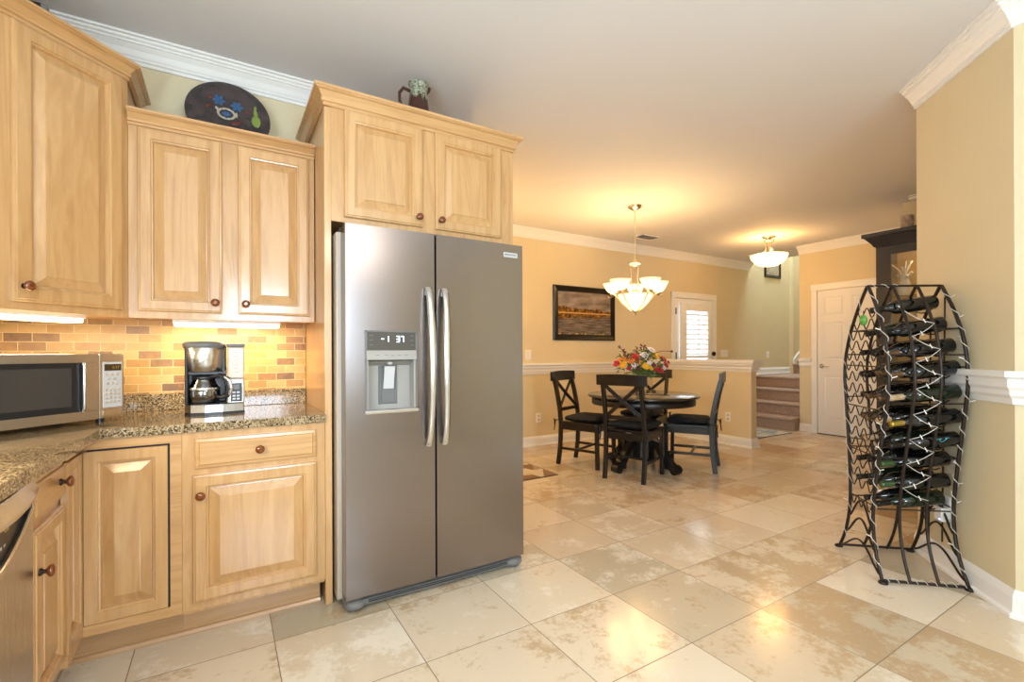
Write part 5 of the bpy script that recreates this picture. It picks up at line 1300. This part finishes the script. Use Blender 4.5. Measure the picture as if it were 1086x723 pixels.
for k, z in enumerate(rows):
    n = counts[k]
    for j in range(n):
        sp = 0.094 if n < 4 else 0.092
        a = (j - (n - 1) / 2) * sp
        foil = 'foil_gold' if (k, j) == (5, 0) else 'foil_green' if k in (7, 8) and j == 0 else foils[(k * 3 + j * 5) % len(foils)]
        glass = 'bottle_green' if (k * 2 + j) % 5 == 3 else 'bottle'
        lab = f'dark wine bottle in the {rown[k]} row of the rack' + (', alone in its row' if n == 1 else ', ' + (ordn[j] if j < n - 1 else ordn[3]))
        key = (foil, glass)
        if key not in prot:
            o = make_bottle(foil, glass); prot[key] = o; o['label'] = lab
        else:
            o = dup(prot[key], (0, 0, 0), 0, lab)
        tl = math.radians(9 + ((k * 7 + j * 3) % 4 - 1.5) * 0.8)
        b0, zb = (0.158, 0.172, 0.19, 0.186, 0.19, 0.19, 0.186, 0.168, 0.168, 0.172)[k] - 0.012 * (j % 3), z + 0.012
        p0 = rp(a, b0, zb); dirv = (-bv * math.cos(tl) + Vector((0, 0, -math.sin(tl)))).normalized()
        o.location = p0; o.rotation_euler = dirv.to_track_quat('Z', 'Y').to_euler()
        if (k, j) == (6, 0): script_bottle = o; script_M = (p0.copy(), dirv.copy())
# pale blue writing-like scroll on one bottle
g = G(); pts = []
side = (-av).normalized(); p0, dv = script_M; upv = dv.cross(side).normalized()
if upv.z < 0: upv = -upv
g2 = []
for i in range(40):
    q = i / 39; ang = 0.16 * math.sin(q * PI * 3.4) + 0.10 * math.sin(q * PI * 7 + 1) + 0.30; l = 0.050 + 0.065 * q + 0.010 * math.sin(q * PI * 5)
    g2.append((0.0382 * math.cos(ang), 0.0382 * math.sin(ang), l))
inv_rot = dv.to_track_quat('Z', 'Y').to_matrix().inverted()
sl = inv_rot @ side; ul = inv_rot @ upv
loc = [sl * c + ul * s_ + Vector((0, 0, l)) for c, s_, l in g2]
g.tube(loc, 0.0012, 5)
ink = g.build('scroll_mark', 'cyan_ink'); ink.parent = script_bottle
# green glass stopper ornament hanging at the top left
t = thing('green_ornament', 'small green glass ornament hanging at the upper left of the wine rack', 'ornament', tuple(rp(0.03, -BW - 0.0, 1.325)), 0)
g = lg(t); g.ball((0, 0, 0.0), 0.018, 0.018, 0.030, 12); g.build('glass_drop', simple('green_glass', (0.10, 0.32, 0.05), 0.12), t)
g = lg(t); g.tube([(0, 0, 0.029), (0.0, 0.0, 0.05)], 0.002, 5); g.build('hook', 'iron', t)
# light string wound round the posts
t = thing('string_lights', 'white string of tiny bulbs wound around the wine rack', 'string lights', (RC.x, RC.y, 0), TH)
bulbs = G(); wires = []
def spiral(b, s, z0, z1, turns, r):
    out = []
    n = int(turns * 9)
    for i in range(n + 1):
        z = z0 + (z1 - z0) * i / n; a = 2 * PI * turns * i / n
        out.append(rp(s * smooth_hw(z), b, z) + av * (r * math.cos(a)) + bv * (r * math.sin(a)) + Vector((0, 0, 0)))
        if i % 11 == 5:
            d = (av * math.cos(a) + bv * math.sin(a) + Vector((0, 0, 0.4))).normalized(); bulbs.tube([out[-1], out[-1] + d * 0.022], [0.0022, 0.003], 6)
    return out
for b, s, tr in ((-BW, -1, 15), (BW, -1, 17), (-BW, 1, 9)):
    wires.append(spiral(b, s, 0.03, 1.48, tr, 0.0125))
zz = []; nz = 15
for i in range(nz + 1):
    z = 1.36 - i * (1.36 - 0.40) / nz
    b = bs[1] if i % 2 == 0 else bs[2]
    zz.append(rp(-smooth_hw(z) - 0.010, b, z))
den = []
for p, q in zip(zz[:-1], zz[1:]):
    for i in range(6): den.append(p.lerp(q, i / 6) + Vector((0, 0, -0.010 * math.sin(PI * i / 6))))
    m = p.lerp(q, 0.62); bulbs.tube([m, m + Vector((-0.006, -0.012, -0.020))], [0.0022, 0.003], 6)
den.append(zz[-1]); wires.append(den)
foot = []
for i in range(61):
    q = i / 60; b = -BW + 2 * BW * q; a = 2 * PI * 9 * q
    foot.append(rp(-0.228, b, 0.020) + av * 0.012 * math.cos(a) + Vector((0, 0, 0.011 * math.sin(a))))
wires.append(foot)
wires.append([rp(0, -BW + 2 * BW * i / 30, 1.502) + Vector((0, 0, 0.009 * math.sin(i * 1.3))) + av * 0.009 * math.cos(i * 1.3) for i in range(13)])
inner = []
for i in range(50):
    q = i / 49; b = -0.12 + 0.10 * math.sin(q * 21); z = 1.36 - 0.95 * q
    inner.append(rp(-smooth_hw(z) * (0.6 + 0.3 * math.sin(q * 33)), -BW - 0.008 + 0.0 * b, z + 0.02 * math.sin(q * 27)))
for w in wires:
    g = G(); g.tube(w, 0.0017, 6); g.build('cord', 'wire_white', t)
bulbs.build('bulb', 'bulb_clear', t)
